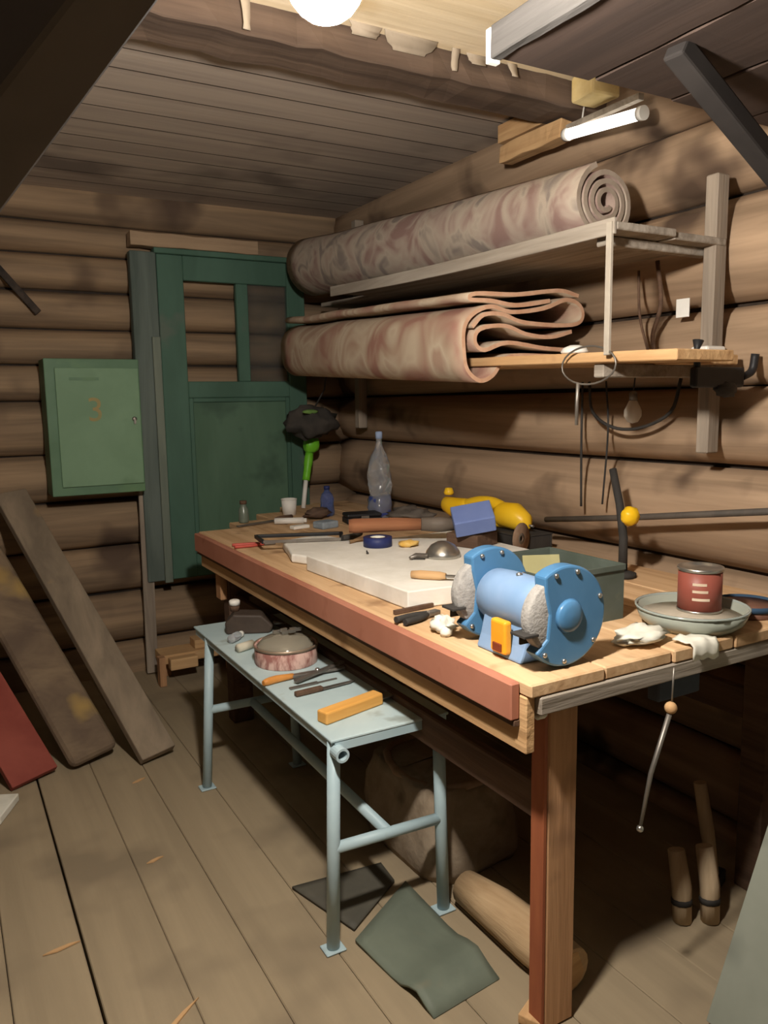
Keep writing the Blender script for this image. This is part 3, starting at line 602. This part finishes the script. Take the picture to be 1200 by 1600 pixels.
MB().box(-.115, .105, -.022, .022, 0, .036).build('handle', mat('yellow_wood', 'd39a4c', 'e0ab60', rough=.6, scale=(2, 16, 16)), sp, bevel=.005); MB().prism([(.105, -.014), (.175, -.02), (.175, .02), (.105, .014)], .012, .016).build('blade', M_steel, sp)

# ================================================================== SHELVES AND CARPETS ON THE RIGHT WALL
sh = thing('wall_shelf', 'two-tier rough wooden wall shelf on the right log wall', 'shelf', (2.19, 1.71, 1.32))
def SH(n, m, mb, **k):
    o = mb.build(n, m, sh, **k); o.matrix_parent_inverse = Matrix.Translation(sh.location).inverted(); return o
def slope_board(x0, x1, y0, y1, z0, z1, th, sag=0, n=16):
    v = []; f = []
    for i in range(n+1):
        t = i/n; z = z0+(z1-z0)*t - sag*math.sin(math.pi*t)
        y = y0+(y1-y0)*t
        v += [(x0, y, z-th), (x1, y, z-th), (x1, y, z), (x0, y, z)]
    for i in range(n):
        for j in range(4): f.append((4*i+j, 4*i+(j+1) % 4, 4*i+4+(j+1) % 4, 4*i+4+j))
    f += [(0, 1, 2, 3), (4*n+3, 4*n+2, 4*n+1, 4*n)]
    return MB().add(v, f)
SH('upper_board', M_grey, slope_board(1.69, 1.93, 1.65, 3.45, 1.985, 2.03, .022, .012), bevel=.003, seg=1)
SH('upper_board', M_grey, slope_board(1.935, 2.165, 1.66, 4.10, 1.98, 2.05, .022, .006), bevel=.003, seg=1)
SH('upper_edge_strip', M_grey, slope_board(1.678, 1.689, 1.65, 3.45, 1.995, 2.04, .045, .012), bevel=.002, seg=1)
SH('lower_board', M_tan, slope_board(1.70, 1.93, 1.44, 3.9, 1.625, 1.69, .03), bevel=.003, seg=1)
SH('lower_board', M_tan, slope_board(1.935, 2.165, 1.60, 3.9, 1.625, 1.69, .03), bevel=.003, seg=1)
SH('post', M_greyz, MB().box(2.12, 2.175, 1.665, 1.71, 1.32, 2.17), bevel=.004, seg=1)
SH('post', M_greyz, MB().box(2.12, 2.175, 4.02, 4.07, 1.35, 2.5), bevel=.004, seg=1)
SH('end_bearer', M_grey, MB().box(1.72, 2.17, 1.72, 1.76, 1.935, 1.962), bevel=.003, seg=1)
SH('end_bearer', M_grey, MB().box(1.72, 2.17, 1.72, 1.76, 1.56, 1.600), bevel=.003, seg=1)
SH('tie_rod', mat('pale_rod', '9a9184', 'aaa194', scale=(9,9,9)), MB().box(1.672, 1.684, 1.655, 1.675, 1.62, 1.985), bevel=.002, seg=1)
SH('rod_foot', M_white, MB().box(2.09, 2.18, 1.655, 1.72, 1.626, 1.655), bevel=.008)

def ribbon(path, th, y0, y1, n, xf):
    P2 = [Vector(p) for p in path]; m = len(P2); A = []; B = []
    for i in range(m):
        d = (P2[min(i+1, m-1)]-P2[max(i-1, 0)]).normalized(); nn = Vector((-d.y, d.x)); A.append(P2[i]+nn*th/2); B.append(P2[i]-nn*th/2)
    loop = A + B[::-1]; k = len(loop); v = []; f = []
    for i in range(n+1):
        t = i/n
        for j, p in enumerate(loop): v.append(xf(p.x, y0+(y1-y0)*t, p.y, t))
    for i in range(n):
        for j in range(k): f.append((i*k+j, i*k+(j+1) % k, (i+1)*k+(j+1) % k, (i+1)*k+j))
    mb = MB().add(v, f, True)
    ends_ = []
    for i in (0, n):
        for j in range(m-1): ends_.append((i*k+j, i*k+j+1, i*k+k-2-j, i*k+k-1-j))
    mb.f += ends_; mb.sm += [False]*len(ends_)
    return mb, len(f), len(ends_)
def rug(name, paths, th, y0, y1, xf, mface, label, medge=None):
    e = None
    for i, (nm, pth) in enumerate(paths):
        mb, nf, ne = ribbon(pth, th, y0, y1, 20, xf)
        o = mb.build(nm, mface, None)
        o.data.materials.append(medge or M_rugedge)
        for p in o.data.polygons[nf:]: p.material_index = 1
        if e is None: e = tag(o, label, 'carpet')
        else: o.parent = e
    return e
# upper roll: spiral
sp_ = []
T = 3.6*2*math.pi
for i in range(110):
    t = i/109; a = .6+T*t; r_ = .022+.098*t
    sp_.append((1.925+r_*math.cos(-a)*1.02, r_*math.sin(-a)))
def xf1(x, y, z, t):
    k = 1+.22*t
    return (1.925+(x-1.925)*k-.045*t+.008*noise.noise(Vector((y*2.5, x*6, z*6))), y, 1.985+.085*t+.006+(.126+z)*k+.010*noise.noise(Vector((y*2.1+4, x*7, z*7)))-.01*math.sin(math.pi*t))
rug('rolled_carpet', [('rolled_carpet', sp_)], .016, 1.93, 4.08, xf1, M_rug1, 'round rolled carpet lying on the upper shelf', mat('rug_backing_grey', '8a7c6e', '9c8e80', rough=1, scale=(20,20,20)))
# lower folded carpet
outer = [(2.10, 1.648), (1.923, 1.650), (1.79, 1.648), (1.735, 1.628), (1.695, 1.580), (1.640, 1.561), (1.589, 1.598), (1.576, 1.663), (1.579, 1.735), (1.616, 1.784), (1.692, 1.812), (1.776, 1.798), (1.921, 1.818), (2.029, 1.852), (2.098, 1.834), (2.112, 1.789), (2.062, 1.764), (1.892, 1.763), (1.805, 1.769), (1.737, 1.788), (1.66, 1.782), (1.612, 1.74)]
inner = [(2.08, 1.672), (1.923, 1.678), (1.76, 1.692), (1.66, 1.664), (1.622, 1.69), (1.643, 1.733), (1.748, 1.749), (1.84, 1.725), (1.958, 1.719), (2.06, 1.74)]
topf = [(2.09, 1.868), (1.99, 1.882), (1.80, 1.858), (1.63, 1.852), (1.606, 1.832), (1.69, 1.831), (1.80, 1.822), (1.95, 1.845)]
sm2 = lambda p, k=4: [(q.x, q.y) for q in smooth_path([Vector((a, b, 0)) for a, b in p], k)]
def xf2(x, y, z, t):
    return (x+.06*t*(1 if x < 1.8 else .3)+.010*noise.noise(Vector((y*2.0, x*3, z*3))), y, z+.085*t+.010*noise.noise(Vector((y*2.4+8, x*3, z*3)))*min(1, max(0, (z-1.63)*8))+.004)
rug('folded_carpet', [('folded_carpet', sm2(outer)), ('inner_fold', sm2(inner)), ('upper_fold', sm2(topf))], .014, 2.22, 3.95, xf2, M_rug2, 'thick folded reddish carpet bulging off the lower shelf')
# clutter on / under the lower shelf
wc = thing('wire_loop', 'thin grey wire coil looped over the lower shelf edge', 'wire', (1.69, 1.74, 1.6))
pts = [(-.012, .11*math.cos(R(a)), -.005+.055*math.sin(R(a))) for a in range(0, 360, 15)]
MB().tube(pts, .003, 6, closed=True).build('coil', M_steel, wc); MB().tube([(-.012, .04, -.055), (-.01, .045, -.11), (-.01, .045, -.18)], .006, 6).build('tail', M_steel, wc)
bc = thing('black_cable', 'loose black cable hanging on the logs under the lower shelf', 'cable', (2.15, 2.0, 1.53))
MB().tube(smooth_path([(0, .22, .03), (-.01, .19, -.08), (-.02, .08, -.135), (-.02, -.05, -.135), (-.01, -.17, -.08), (0, -.20, .03)], 5), .006, 6).build('hanging_bight', M_rubber, bc)
MB().tube(smooth_path([(-.015, .12, .03), (-.02, .10, -.15), (-.02, .12, -.42)], 5), .004, 6).build('tail', M_rubber, bc)
MB().tube(smooth_path([(-.015, .24, .03), (-.02, .235, -.2), (-.02, .23, -.44)], 5), .005, 6).build('tail', M_rubber, bc)
cb = thing('hanging_rope', 'brown cords dangling between the two shelves on the wall', 'cord', (2.165, 1.93, 1.63))
MB().tube(smooth_path([(-.02, -.02, .32), (-.02, -.04, .18), (-.02, -.01, .08), (-.02, -.02, .02)], 5), .008, 6).build('cord_strand', M_brown, cb); MB().tube(smooth_path([(-.02, .06, .3), (-.02, .05, .15), (-.02, .01, .03)], 5), .005, 6).build('cord_strand', M_brown, cb)
one(MB().lathe([(0, 0), (.04, 0), (.044, .006), (.036, .018), (.015, .026), (0, .027)], n=24), 'glint_disc', M_white, 'small white disc standing in for a glint on the lower shelf beside the carpet', 'lid', (1.775, 1.90, 1.6395))  # plain white disc imitates a bright glint
one(MB().box(-.002, .002, -.025, .025, -.03, .03), 'paper_tag', M_white, 'small white paper tag pinned on the logs above the lower shelf', 'tag', (2.182, 1.83, 1.79), R(4), bevel=.0008)
sb = thing('spare_bulb', 'unlit frosted bulb hanging in the black cable loop', 'bulb', (2.125, 1.98, 1.47))
MB().lathe([(0, -.06), (.018, -.055), (.03, -.035), (.03, -.015), (.016, .015), (.0135, .02)], n=18).build('glass_globe', mat('frosted_glass', 'c9c2b4', 'd6cfc2', rough=.4, scale=(6,6,6)), sb)
MB().lathe([(.014, .02), (.014, .045), (.006, .052), (0, .052)], n=14).build('screw_base', M_steel, sb); MB().tube([(0, 0, .05), (.01, 0, .125)], .003, 6).build('lead', M_rubber, sb)
ks = thing('iron_clamp', 'black iron clamp hanging at the right end of the lower shelf', 'clamp', (2.03, 1.56, 1.555))
MB().box(-.12, .10, -.012, .012, -.03, .03).build('clamp_bar', M_black, ks, bevel=.008); MB().tube(smooth_path([(.10, 0, 0), (.14, -.005, .02), (.145, -.01, .07)], 4), .012, 8).build('clamp_jaw', M_black, ks)
MB().tube([(-.10, 0, .02), (-.105, 0, .08), (-.10, 0, .105)], [.01, .008, .016], 8).build('clamp_screw', M_black, ks); MB().sphere((.02, -.005, -.035), .03, 12, 8, (1.6, .6, .8), .5, 3).build('tape_wrap', M_rubber, ks)
dt = thing('dark_bundle', 'dark cloth bag hanging under the shelf end beside the green door', 'bag', (1.84, 4.06, 1.30))
MB().sphere((0, 0, .09), .12, 24, 14, (1.25, .8, .75), .4, 17).build('bag_body', mat('dark_cloth', '34322f', '443f3a', rough=1, scale=(10,10,10)), dt)
MB().sphere((-.05, -.095, .15), .035, 14, 9, (1.3, .45, .35), .3, 5).build('olive_fold', mat('olive_cloth', '5a7a3c', '6a8a4a', rough=1, scale=(10,10,10)), dt)
MB().tube([(.02, 0, .17), (.06, -.05, .27), (.06, -.10, .40)], .005, 6).build('hanging_cord', M_rubber, dt)

# ================================================================== OVERHEAD PLATFORM, BRACES
pf = thing('overhead_platform', 'dark overhead board platform in the upper right', 'platform', (1.65, .8, 2.2))
def PF(n, m, mb, **k):
    o = mb.build(n, m, pf, **k); o.matrix_parent_inverse = Matrix.Translation(pf.location).inverted(); return o
M_pfb = wood('platform_brown', '3a2f2a', '493b34', 'y', k=.5, bump=.15)
px = [1.10, 1.36, 1.62, 1.90, 2.19]
for i in range(4): PF('platform_board', M_pfb, rough_box(MB(), px[i]+.004, px[i+1]-.004, -.1, 1.42+random.uniform(-.01, .01), 2.212, 2.25, 16, .005, 'y', i), bevel=.003, seg=1)
PF('edge_board', wood('dirty_grey_wood', '3f3d3b', '555250', 'y'), rough_box(MB(), 1.072, 1.099, -.1, 1.415, 2.205, 2.27, 24, .006, 'y', 9), bevel=.003, seg=1)
PF('white_end', M_white, MB().box(1.073, 1.10, 1.416, 1.432, 2.20, 2.268), bevel=.002)
PF('brace', mat('near_black_timber', '1e1b1a', '2a2624', scale=(6,6,6)), MB().bar((1.38, 1.20, 2.208), (2.13, 1.24, 1.82), (0, 1, 0), .05, .045), bevel=.006)
PF('bearer', M_dark, MB().box(1.11, 2.19, .55, .61, 2.15, 2.208), bevel=.004)
PF('hanger', M_dark, MB().box(1.12, 1.17, .55, .60, 2.271, 2.6), bevel=.003)
one(MB().bar((.692, .45, 2.598), (-1.186, .45, .01), (1, -.9, -1), .112, .05), 'leaning_timber', mat('grey_brown_timber', '5a524a', '6e655b', scale=(6,6,6)), 'dark timber crossing the upper left corner', 'timber', bevel=.004)  # same grey-brown tone over the whole timber
one(MB().sphere((0, 0, 0), .04, 16, 10, (1.3, .25, .8), .4, 6), 'maroon_cloth', mat('maroon_cloth', '6a3030', '7c3c3a', rough=1, scale=(9,9,9)), 'maroon cloth hung on the dark timber in the top left corner', 'cloth', (-.005, .385, 1.73))
bt1 = one(rough_box(MB(), 2.07, 2.15, 2.26, 2.68, 2.52, 2.59, 10, .008, 'y', 3), 'wood_batten', M_tan, 'upper of two wood battens at the ceiling by the right wall', 'batten', group='ceiling battens', bevel=.004)
bt2 = one(rough_box(MB(), 2.06, 2.13, 2.30, 2.66, 2.44, 2.505, 10, .008, 'y', 5), 'wood_batten', M_tan, 'lower of two wood battens at the ceiling by the right wall', 'batten', group='ceiling battens', bevel=.004)
one(roughslab([(1.98, 2.06), (2.10, 2.05), (2.10, 2.17), (1.99, 2.17)], 2.50, 2.585, 4, .006, 4), 'foam_lump', mat('yellow_foam', 'd9c083', 'e6d09a', rough=1, scale=(12,12,12)), 'yellow insulation foam lump above the tube lamp', 'foam', bevel=.01)
# torn pale paper strips hanging from the ceiling edge
random.seed(5)
for i, (x, l, wd_) in enumerate(((.83, .055, .03), (1.20, .02, .12), (1.36, .028, .20), (1.53, .04, .03), (1.62, .022, .09), (1.76, .03, .04))):
    v = []; n = 6
    for k in range(n+1):
        t = k/n; ww = wd_*(1-.5*t*random.uniform(.5, 1)); q = .012*math.sin(t*2.2+i)
        v += [(x-ww/2, 2.196-q, 2.604-l*t*1.7), (x+ww/2, 2.196-q*.8, 2.604-l*t*1.7)]
    o = one(MB().add(v, [(2*k, 2*k+1, 2*k+3, 2*k+2) for k in range(n)], True), 'torn_strip', mat('dirty_paper', '9a8c7a', 'ac9e8c', scale=(9,9,9)), ['short narrow torn strip hanging left below the lamp', 'torn pale strip hanging from the beam, second from left', 'widest torn pale strip hanging from the beam', 'long narrow torn strip right of the widest strip', 'short torn pale strip second from the right', 'rightmost torn strip by the wall battens'][i], 'paper strip', group='torn strips on the ceiling beam')
    o.modifiers.new('sol', 'SOLIDIFY').thickness = .003

# ================================================================== LEFT SIDE
gb = thing('metal_cabinet', 'green wall cabinet with a faded number three', 'cabinet', (.715, 4.42, 1.05))
def GB(n, m, mb, par=None, **k):
    o = mb.build(n, m, par or gb, **k); o.matrix_parent_inverse = Matrix.Translation(gb.location).inverted() if par is None else Matrix.Identity(4); return o
GB('cabinet_body', M_green, MB().box(.488, .945, 4.225, 4.42, 1.05, 1.735), bevel=.004)
gdoor = GB('cabinet_door', M_green2, MB().box(.535, .938, 4.212, 4.224, 1.095, 1.69), bevel=.003)
cu_ = bpy.data.curves.new('numeral', 'FONT'); cu_.body = '3'; cu_.size = .17; cu_.extrude = .0006; cu_.align_x = 'CENTER'; cu_.align_y = 'CENTER'
to = bpy.data.objects.new('tmp_text', cu_); COL.objects.link(to); bpy.context.view_layer.update()
me = bpy.data.meshes.new_from_object(to.evaluated_get(bpy.context.evaluated_depsgraph_get())); bpy.data.objects.remove(to)
me.materials.clear(); me.materials.append(mat('faded_ochre_paint', 'a08a5c', '8a8a60', scale=(16,16,16)))
no = bpy.data.objects.new('numeral', me); COL.objects.link(no); no.parent = gdoor; no.location = (.715, 4.2112, 1.475); no.rotation_euler = (R(90), 0, 0)
GB('lock', M_steel, MB().lathe([(.012, 0), (.012, -.008), (.007, -.011), (0, -.011)], (.905, 4.212, 1.43), 12, 'y').box(.90, .91, 4.196, 4.203, 1.405, 1.43), gdoor)
GB('hinge_strip', M_green, MB().box(.600, .74, 4.208, 4.2118, 1.628, 1.642), gdoor)
g2_ = thing('green_box', 'edge of a second green box at the left frame border', 'box', (.14, 4.42, 1.58))
MB().box(-.2, .14, -.2, 0, 0, .2).build('box_body', M_green, g2_, bevel=.004); MB().box(-.16, .12, -.212, -.201, .03, .17).build('box_lid', M_green2, g2_, bevel=.003)
one(MB().bar((.30, 4.40, 2.22), (.505, 4.41, 1.97), (1, 0, 1), .035, .025), 'dark_stick', M_dark, 'short dark stick slanting on the logs at upper left', 'stick', bevel=.004)
one(MB().bar((.955, 4.36, .01), (.965, 4.36, 1.04), (1, 0, 0), .062, .02), 'upright_batten', M_greyz, 'upright grey batten below the green cabinet', 'batten', bevel=.003)
M_lean = mat('grey_plank_wood', '6f6354', '8c7d6a', rough=.9, scale=(9, 3, 3), bump=.3, spots=('9a7d55', 4, .66))
one(MB().bar((.712, 3.235, .03), (.30, 4.33, 1.07), (1, .15, 0), .155, .045), 'leaning_plank', M_lean, 'long narrow grey plank leaning on the back wall, nearest the cabinet', 'plank', group='planks leaning on the back wall', bevel=.006)
M_lean2 = mat('brown_plank_wood', '5e4f42', '7c6a55', rough=.9, scale=(3, 9, 3), bump=.3, spots=('a0854f', 3.2, .6))
one(MB().bar((.475, 3.34, .035), (.03, 4.31, 1.05), (1, .2, 0), .21, .06), 'leaning_plank', M_lean2, 'wide brown plank with rounded end leaning left of the grey plank', 'plank', group='planks leaning on the back wall', bevel=.03, seg=3)
one(MB().bar((.235, 3.30, .02), (-.22, 4.2, .95), (1, .3, 0), .19, .03), 'red_board', mat('dull_red_paint', '7c382e', '8c463a', rough=.7, scale=(5,5,5)), 'dull red painted board leaning at the lower left edge', 'board', bevel=.003)
one(MB().box(-.12, .12, -.09, .09, 0, .03), 'pale_offcut', M_paper, 'pale flat offcut on the floor at the left edge', 'offcut', (.02, 3.15, .0005), R(-25), bevel=.004)
st = thing('low_stool', 'low rough wooden stool against the back wall', 'stool', (1.1, 4.28, 0))
MB().box(-.13, .32, -.10, .06, .10, .15).build('seat', M_tanx, st, bevel=.004); MB().box(-.16, -.125, -.16, -.105, 0, .16).build('leg', M_tanz, st, bevel=.003); MB().box(.24, .28, -.08, -.04, 0, .10).build('leg', M_tanz, st, bevel=.003); MB().box(-.10, -.06, .0, .04, 0, .10).build('leg', M_tanz, st, bevel=.003)
MB().box(-.1, .05, -.16, -.101, .08, .14).build('front_block', M_tanx, st, bevel=.004); MB().box(.06, .34, -.07, .03, .151, .20).build('top_block', M_tanx, st, bevel=.004)
part('corner_block', M_tanz, wbn, (1.085, 1.119, 3.46, 3.53, .60, .735))

# ================================================================== UNDER THE BENCH AND FLOOR
def bent_sheet(name, label, corners, hz_, m, n=10, th=.008):
    v = []; f = []; c = [Vector((a, b, 0)) for a, b in corners]
    for i in range(n+1):
        for j in range(n+1):
            u, w_ = i/n, j/n; p = c[0].lerp(c[1], u).lerp(c[3].lerp(c[2], u), w_); p.z = .0015+hz_(u, w_); v.append(p)
    for i in range(n):
        for j in range(n): f.append((i*(n+1)+j, (i+1)*(n+1)+j, (i+1)*(n+1)+j+1, i*(n+1)+j+1))
    o = one(MB().add(v, f, True), name, m, label, 'mat'); s_ = o.modifiers.new('sol', 'SOLIDIFY'); s_.thickness = th; s_.offset = 1
    return o
M_mat = mat('green_grey_rubber', '626a5e', '727a6c', rough=.6, scale=(4, 4, 4), spots=('756f5c', 5, .58))
bent_sheet('floor_mat', 'bent green-grey sheet on the floor by the bench leg', [(.945, 1.46), (1.165, 1.485), (1.165, 1.96), (.905, 1.80)], lambda u, w_: .032*math.exp(-((w_-.22)/.13)**2)+.02*max(0, .2-w_)*0+.012*w_, M_mat)
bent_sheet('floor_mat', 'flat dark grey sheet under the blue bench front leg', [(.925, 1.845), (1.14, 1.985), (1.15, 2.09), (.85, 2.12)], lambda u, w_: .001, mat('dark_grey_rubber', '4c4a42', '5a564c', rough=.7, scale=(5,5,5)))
sk = thing('burlap_sack', 'bulging dirty brown sack standing under the workbench', 'sack', (1.40, 2.13, 0))
prof = []
def sackmesh():
    v = []; f = []; n = 28; H = [0, .03, .1, .18, .25, .285, .30]; K = [.95, 1.0, 1.0, .95, .9, .86, .0]
    for i, (h, k) in enumerate(zip(H, K)):
        for j in range(n):
            t = 2*math.pi*j/n; c, s = math.cos(t), math.sin(t); e = .4
            x = .19*math.copysign(abs(c)**e, c)*k; y = .25*math.copysign(abs(s)**e, s)*k
            q = .02*noise.noise(Vector((c*2.2, s*2.2, h*9)))
            v.append((x*(1+q*4), y*(1+q*4), max(0, h+(q if 0 < i < 7 else 0))))
    for i in range(6):
        for j in range(n): f.append((i*n+j, i*n+(j+1) % n, (i+1)*n+(j+1) % n, (i+1)*n+j))
    mb = MB().add(v, f, True); mb.f.append(tuple(reversed(range(n)))); mb.sm.append(False); return mb
sackmesh().build('sack_body', mat('dirty_burlap', '857460', '9c8c78', rough=1, scale=(9,9,9), bump=.5, spots=('665747', 6, .58)), sk)
MB().tube([(.16*math.cos(R(a)), .21*math.sin(R(a)), .283+.006*math.sin(R(3*a))) for a in range(0, 360, 20)], .014, 8, closed=True).build('rolled_hem', mat('hem_burlap', '8a705c', '9c8470', rough=1, scale=(12,12,12)), sk)
lg = thing('firewood_log', 'pale barked log lying on the floor beside the bench leg', 'log', (1.285, 1.545, 0), R(8))
MB().tube([(.02, .24, .055), (.01, .1, .062), (-.01, -.06, .066), (-.02, -.19, .062)], [.05, .062, .066, .06], 16).build('log_body', wood('pale_log', 'a88b68', 'bea27e', 'y'), lg); MB().cyl((-.02, -.1902, .062), (-.02, -.193, .062), .05, n=16).build('cut_face', M_tanx, lg)
one(MB().box(-.05, .05, -.03, .03, 0, .025), 'wood_chip_block', M_tanx, 'small wood block in front of the pale log', 'block', (1.17, 1.34, .0005), R(25), bevel=.003)
sl = [(.394, 1.77, 35, .09, 'long pale wood sliver on the near floor'), (.19, 2.20, 5, .05, 'short pale sliver near the left border'), (.52, 2.50, 12, .03, 'tiny wood sliver on the middle floor'), (.60, 3.10, 20, .03, 'tiny wood sliver near the grey plank foot')]
for x, y, a, l, lab in sl:
    one(MB().prism([(-l, 0), (-l*.3, -.007), (l, .002), (l*.4, .008), (-l*.4, .006)], 0, .004), 'wood_sliver', M_tanx, lab, 'sliver', (x, y, .0005), R(a), 'wood slivers on the floor')
# right corner by the wall
pn = one(MB().bar((1.50, .72, .012), (2.03, .72, 1.2), (0, 1, 0), .78, .012), 'hardboard_sheet', mat('grey_green_board', '7e8276', '8a8e82', rough=.7, scale=(3,3,3), spots=('72766c', 4, .6)), 'smooth grey-green panel leaning at the lower right', 'panel', bevel=.002)
M_pale = wood('pale_stake_wood', 'b09a7c', 'c2ad90', 'z')
hm = thing('hammer', 'wooden handled hammer standing head down by the right wall', 'hammer', (1.97, 1.46, .0), R(20))
MB().box(-.055, .055, -.022, .022, 0, .045).build('head', M_rubber, hm, bevel=.006); MB().tube([(0, 0, .046), (-.01, .02, .18), (-.005, .05, .33)], [.016, .021, .019], 10).build('handle', M_pale, hm)
for i, (x, y, h, lab) in enumerate(((1.76, 1.40, .20, 'left of two pale stakes by the hammer'), (1.83, 1.36, .21, 'right of two pale stakes by the hammer'))):
    s_ = thing('wood_stake', lab, 'stake', (x, y, 0), R(15), 'pale stakes by the hammer')
    MB().tube([(0, 0, 0), (.01, .01, h*.5), (.02, .035, h)], [.026, .028, .024], 10).build('stake_body', M_pale, s_); MB().tube([(.005, .005, h*.25), (.007, .0075, h*.33)], .0295, 10).build('binding', M_rubber, s_)
